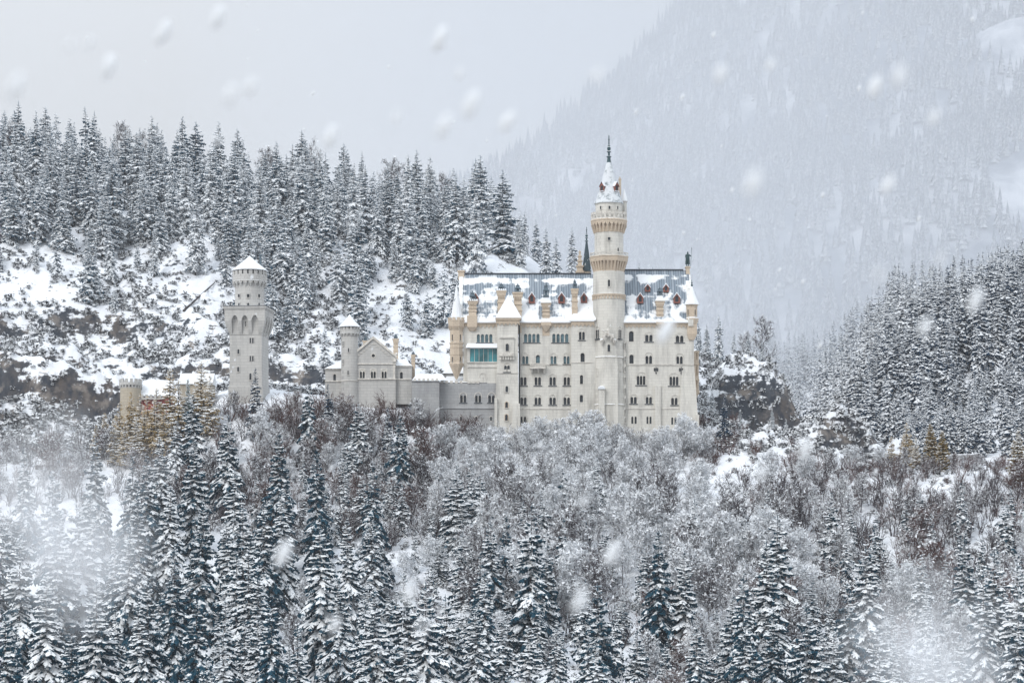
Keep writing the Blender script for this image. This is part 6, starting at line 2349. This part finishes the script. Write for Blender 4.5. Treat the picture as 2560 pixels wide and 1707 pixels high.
def flake_blur_vol(dens):
    m = vol('flake_blur', dens, (0.97, 0.98, 1.0))
    n, l = m.node_tree.nodes, m.node_tree.links
    v = [q for q in n if q.type == 'PRINCIPLED_VOLUME'][0]
    tc_ = n.new('ShaderNodeTexCoord')
    le = n.new('ShaderNodeVectorMath')
    le.operation = 'LENGTH'
    l.new(tc_.outputs['Object'], le.inputs[0])
    no = n.new('ShaderNodeTexNoise')
    no.inputs['Scale'].default_value = 1.9
    no.inputs['Detail'].default_value = 2
    l.new(tc_.outputs['Object'], no.inputs['Vector'])
    ad = n.new('ShaderNodeMath')
    ad.operation = 'MULTIPLY_ADD'
    l.new(no.outputs['Fac'], ad.inputs[0])
    ad.inputs[1].default_value = 1.3
    l.new(le.outputs['Value'], ad.inputs[2])
    mr_ = n.new('ShaderNodeMapRange')
    mr_.interpolation_type = 'SMOOTHSTEP'
    l.new(ad.outputs[0], mr_.inputs['Value'])
    mr_.inputs['From Min'].default_value = .55
    mr_.inputs['From Max'].default_value = 1.45
    mr_.inputs['To Min'].default_value = dens
    mr_.inputs['To Max'].default_value = 0.0
    l.new(mr_.outputs[0], v.inputs['Density'])
    return m
def flake_blur(px, py, D, wx, wz, wy, dens, lab):  # pale volume added in place of the blur of very near snowflakes
    m = MB()
    m.lathe(0, 0, [(math.sin(math.pi * i / 12) + 1e-3, -math.cos(math.pi * i / 12)) for i in range(13)], 24)
    o = m.build('flake_blur', flake_blur_vol(dens))
    o.location = (PX(px, D), D, PZ(py, D))
    o.scale = (wx, wy, wz)
    return tag(o, lab, 'flake_blur', kind='stuff')
flake_blur(160, 1330, 312, 20, 20, 9, .13, 'pale volume standing in for blurred near snowflakes at the lower left')
flake_blur(2330, 1640, 318, 18, 15, 9, .12, 'pale volume standing in for blurred near snowflakes at the lower right')
# snowflakes in the air near the camera, out of focus
fl = MB()
FLK = [(250, 155), (160, 105), (205, 100), (375, 75), (575, 200), (530, 220), (910, 270), (1083, 240), (1020, 290), (760, 315), (500, 320), (1055, 170), (1370, 170), (1010, 90), (1770, 150), (1655, 170), (2145, 270), (1730, 420),
       (2040, 425), (2065, 175), (2160, 595), (2020, 630), (2240, 690), (2125, 750), (1530, 760), (1850, 1030), (1750, 1085), (770, 1435), (970, 1440), (1330, 1380), (1340, 1150), (1405, 1270), (940, 1360), (650, 1270), (500, 40), (35, 200), (1165, 280), (2010, 200)]
rf_ = random.Random(12)
FLK += [(rf_.uniform(0, 2352), rf_.uniform(0, 1568)) for _ in range(170)]
for n_, (x, y) in enumerate(FLK):
    px, py = x * 1.0884, y * 1.0884
    D = rf_.uniform(3.6, 6.5)
    r = .0100 * D / 5 * rf_.uniform(.55, 1.5)
    if n_ >= 38:
        D, r = rf_.uniform(14, 55), rf_.uniform(.006, .012)
    q = MB()
    q.lathe(0, 0, [(math.sin(math.pi * i / 6) * r + 1e-5, -math.cos(math.pi * i / 6) * r * 2.3) for i in range(7)], 9)
    T_ = Matrix.Translation((PX(px, D), D, PZ(py, D))) @ Matrix.Rotation(math.radians(24 + rf_.uniform(-8, 8)), 4, 'Y')
    q.v = [(a * (1 + rf_.uniform(-.25, .25)), b * (1 + rf_.uniform(-.25, .25)), c) for a, b, c in q.v]
    place(q, T_)
    fl.add(q.v, q.f)
mf = NT('snowflake')
mf.color((.93, .95, .97))
tr_ = mf.n.new('ShaderNodeBsdfTranslucent')
tr_.inputs['Color'].default_value = (.95, .97, 1, 1)
ms_ = mf.n.new('ShaderNodeMixShader')
ms_.inputs[0].default_value = .5
mf.l.new(mf.b.outputs[0], ms_.inputs[1])
mf.l.new(tr_.outputs[0], ms_.inputs[2])
mf.l.new(ms_.outputs[0], mf.n['Material Output'].inputs['Surface'])
flo = fl.build('falling_snow', mf.mat, smooth=True)
tag(flo, 'large snowflakes falling close by, out of focus', 'snow', kind='stuff')
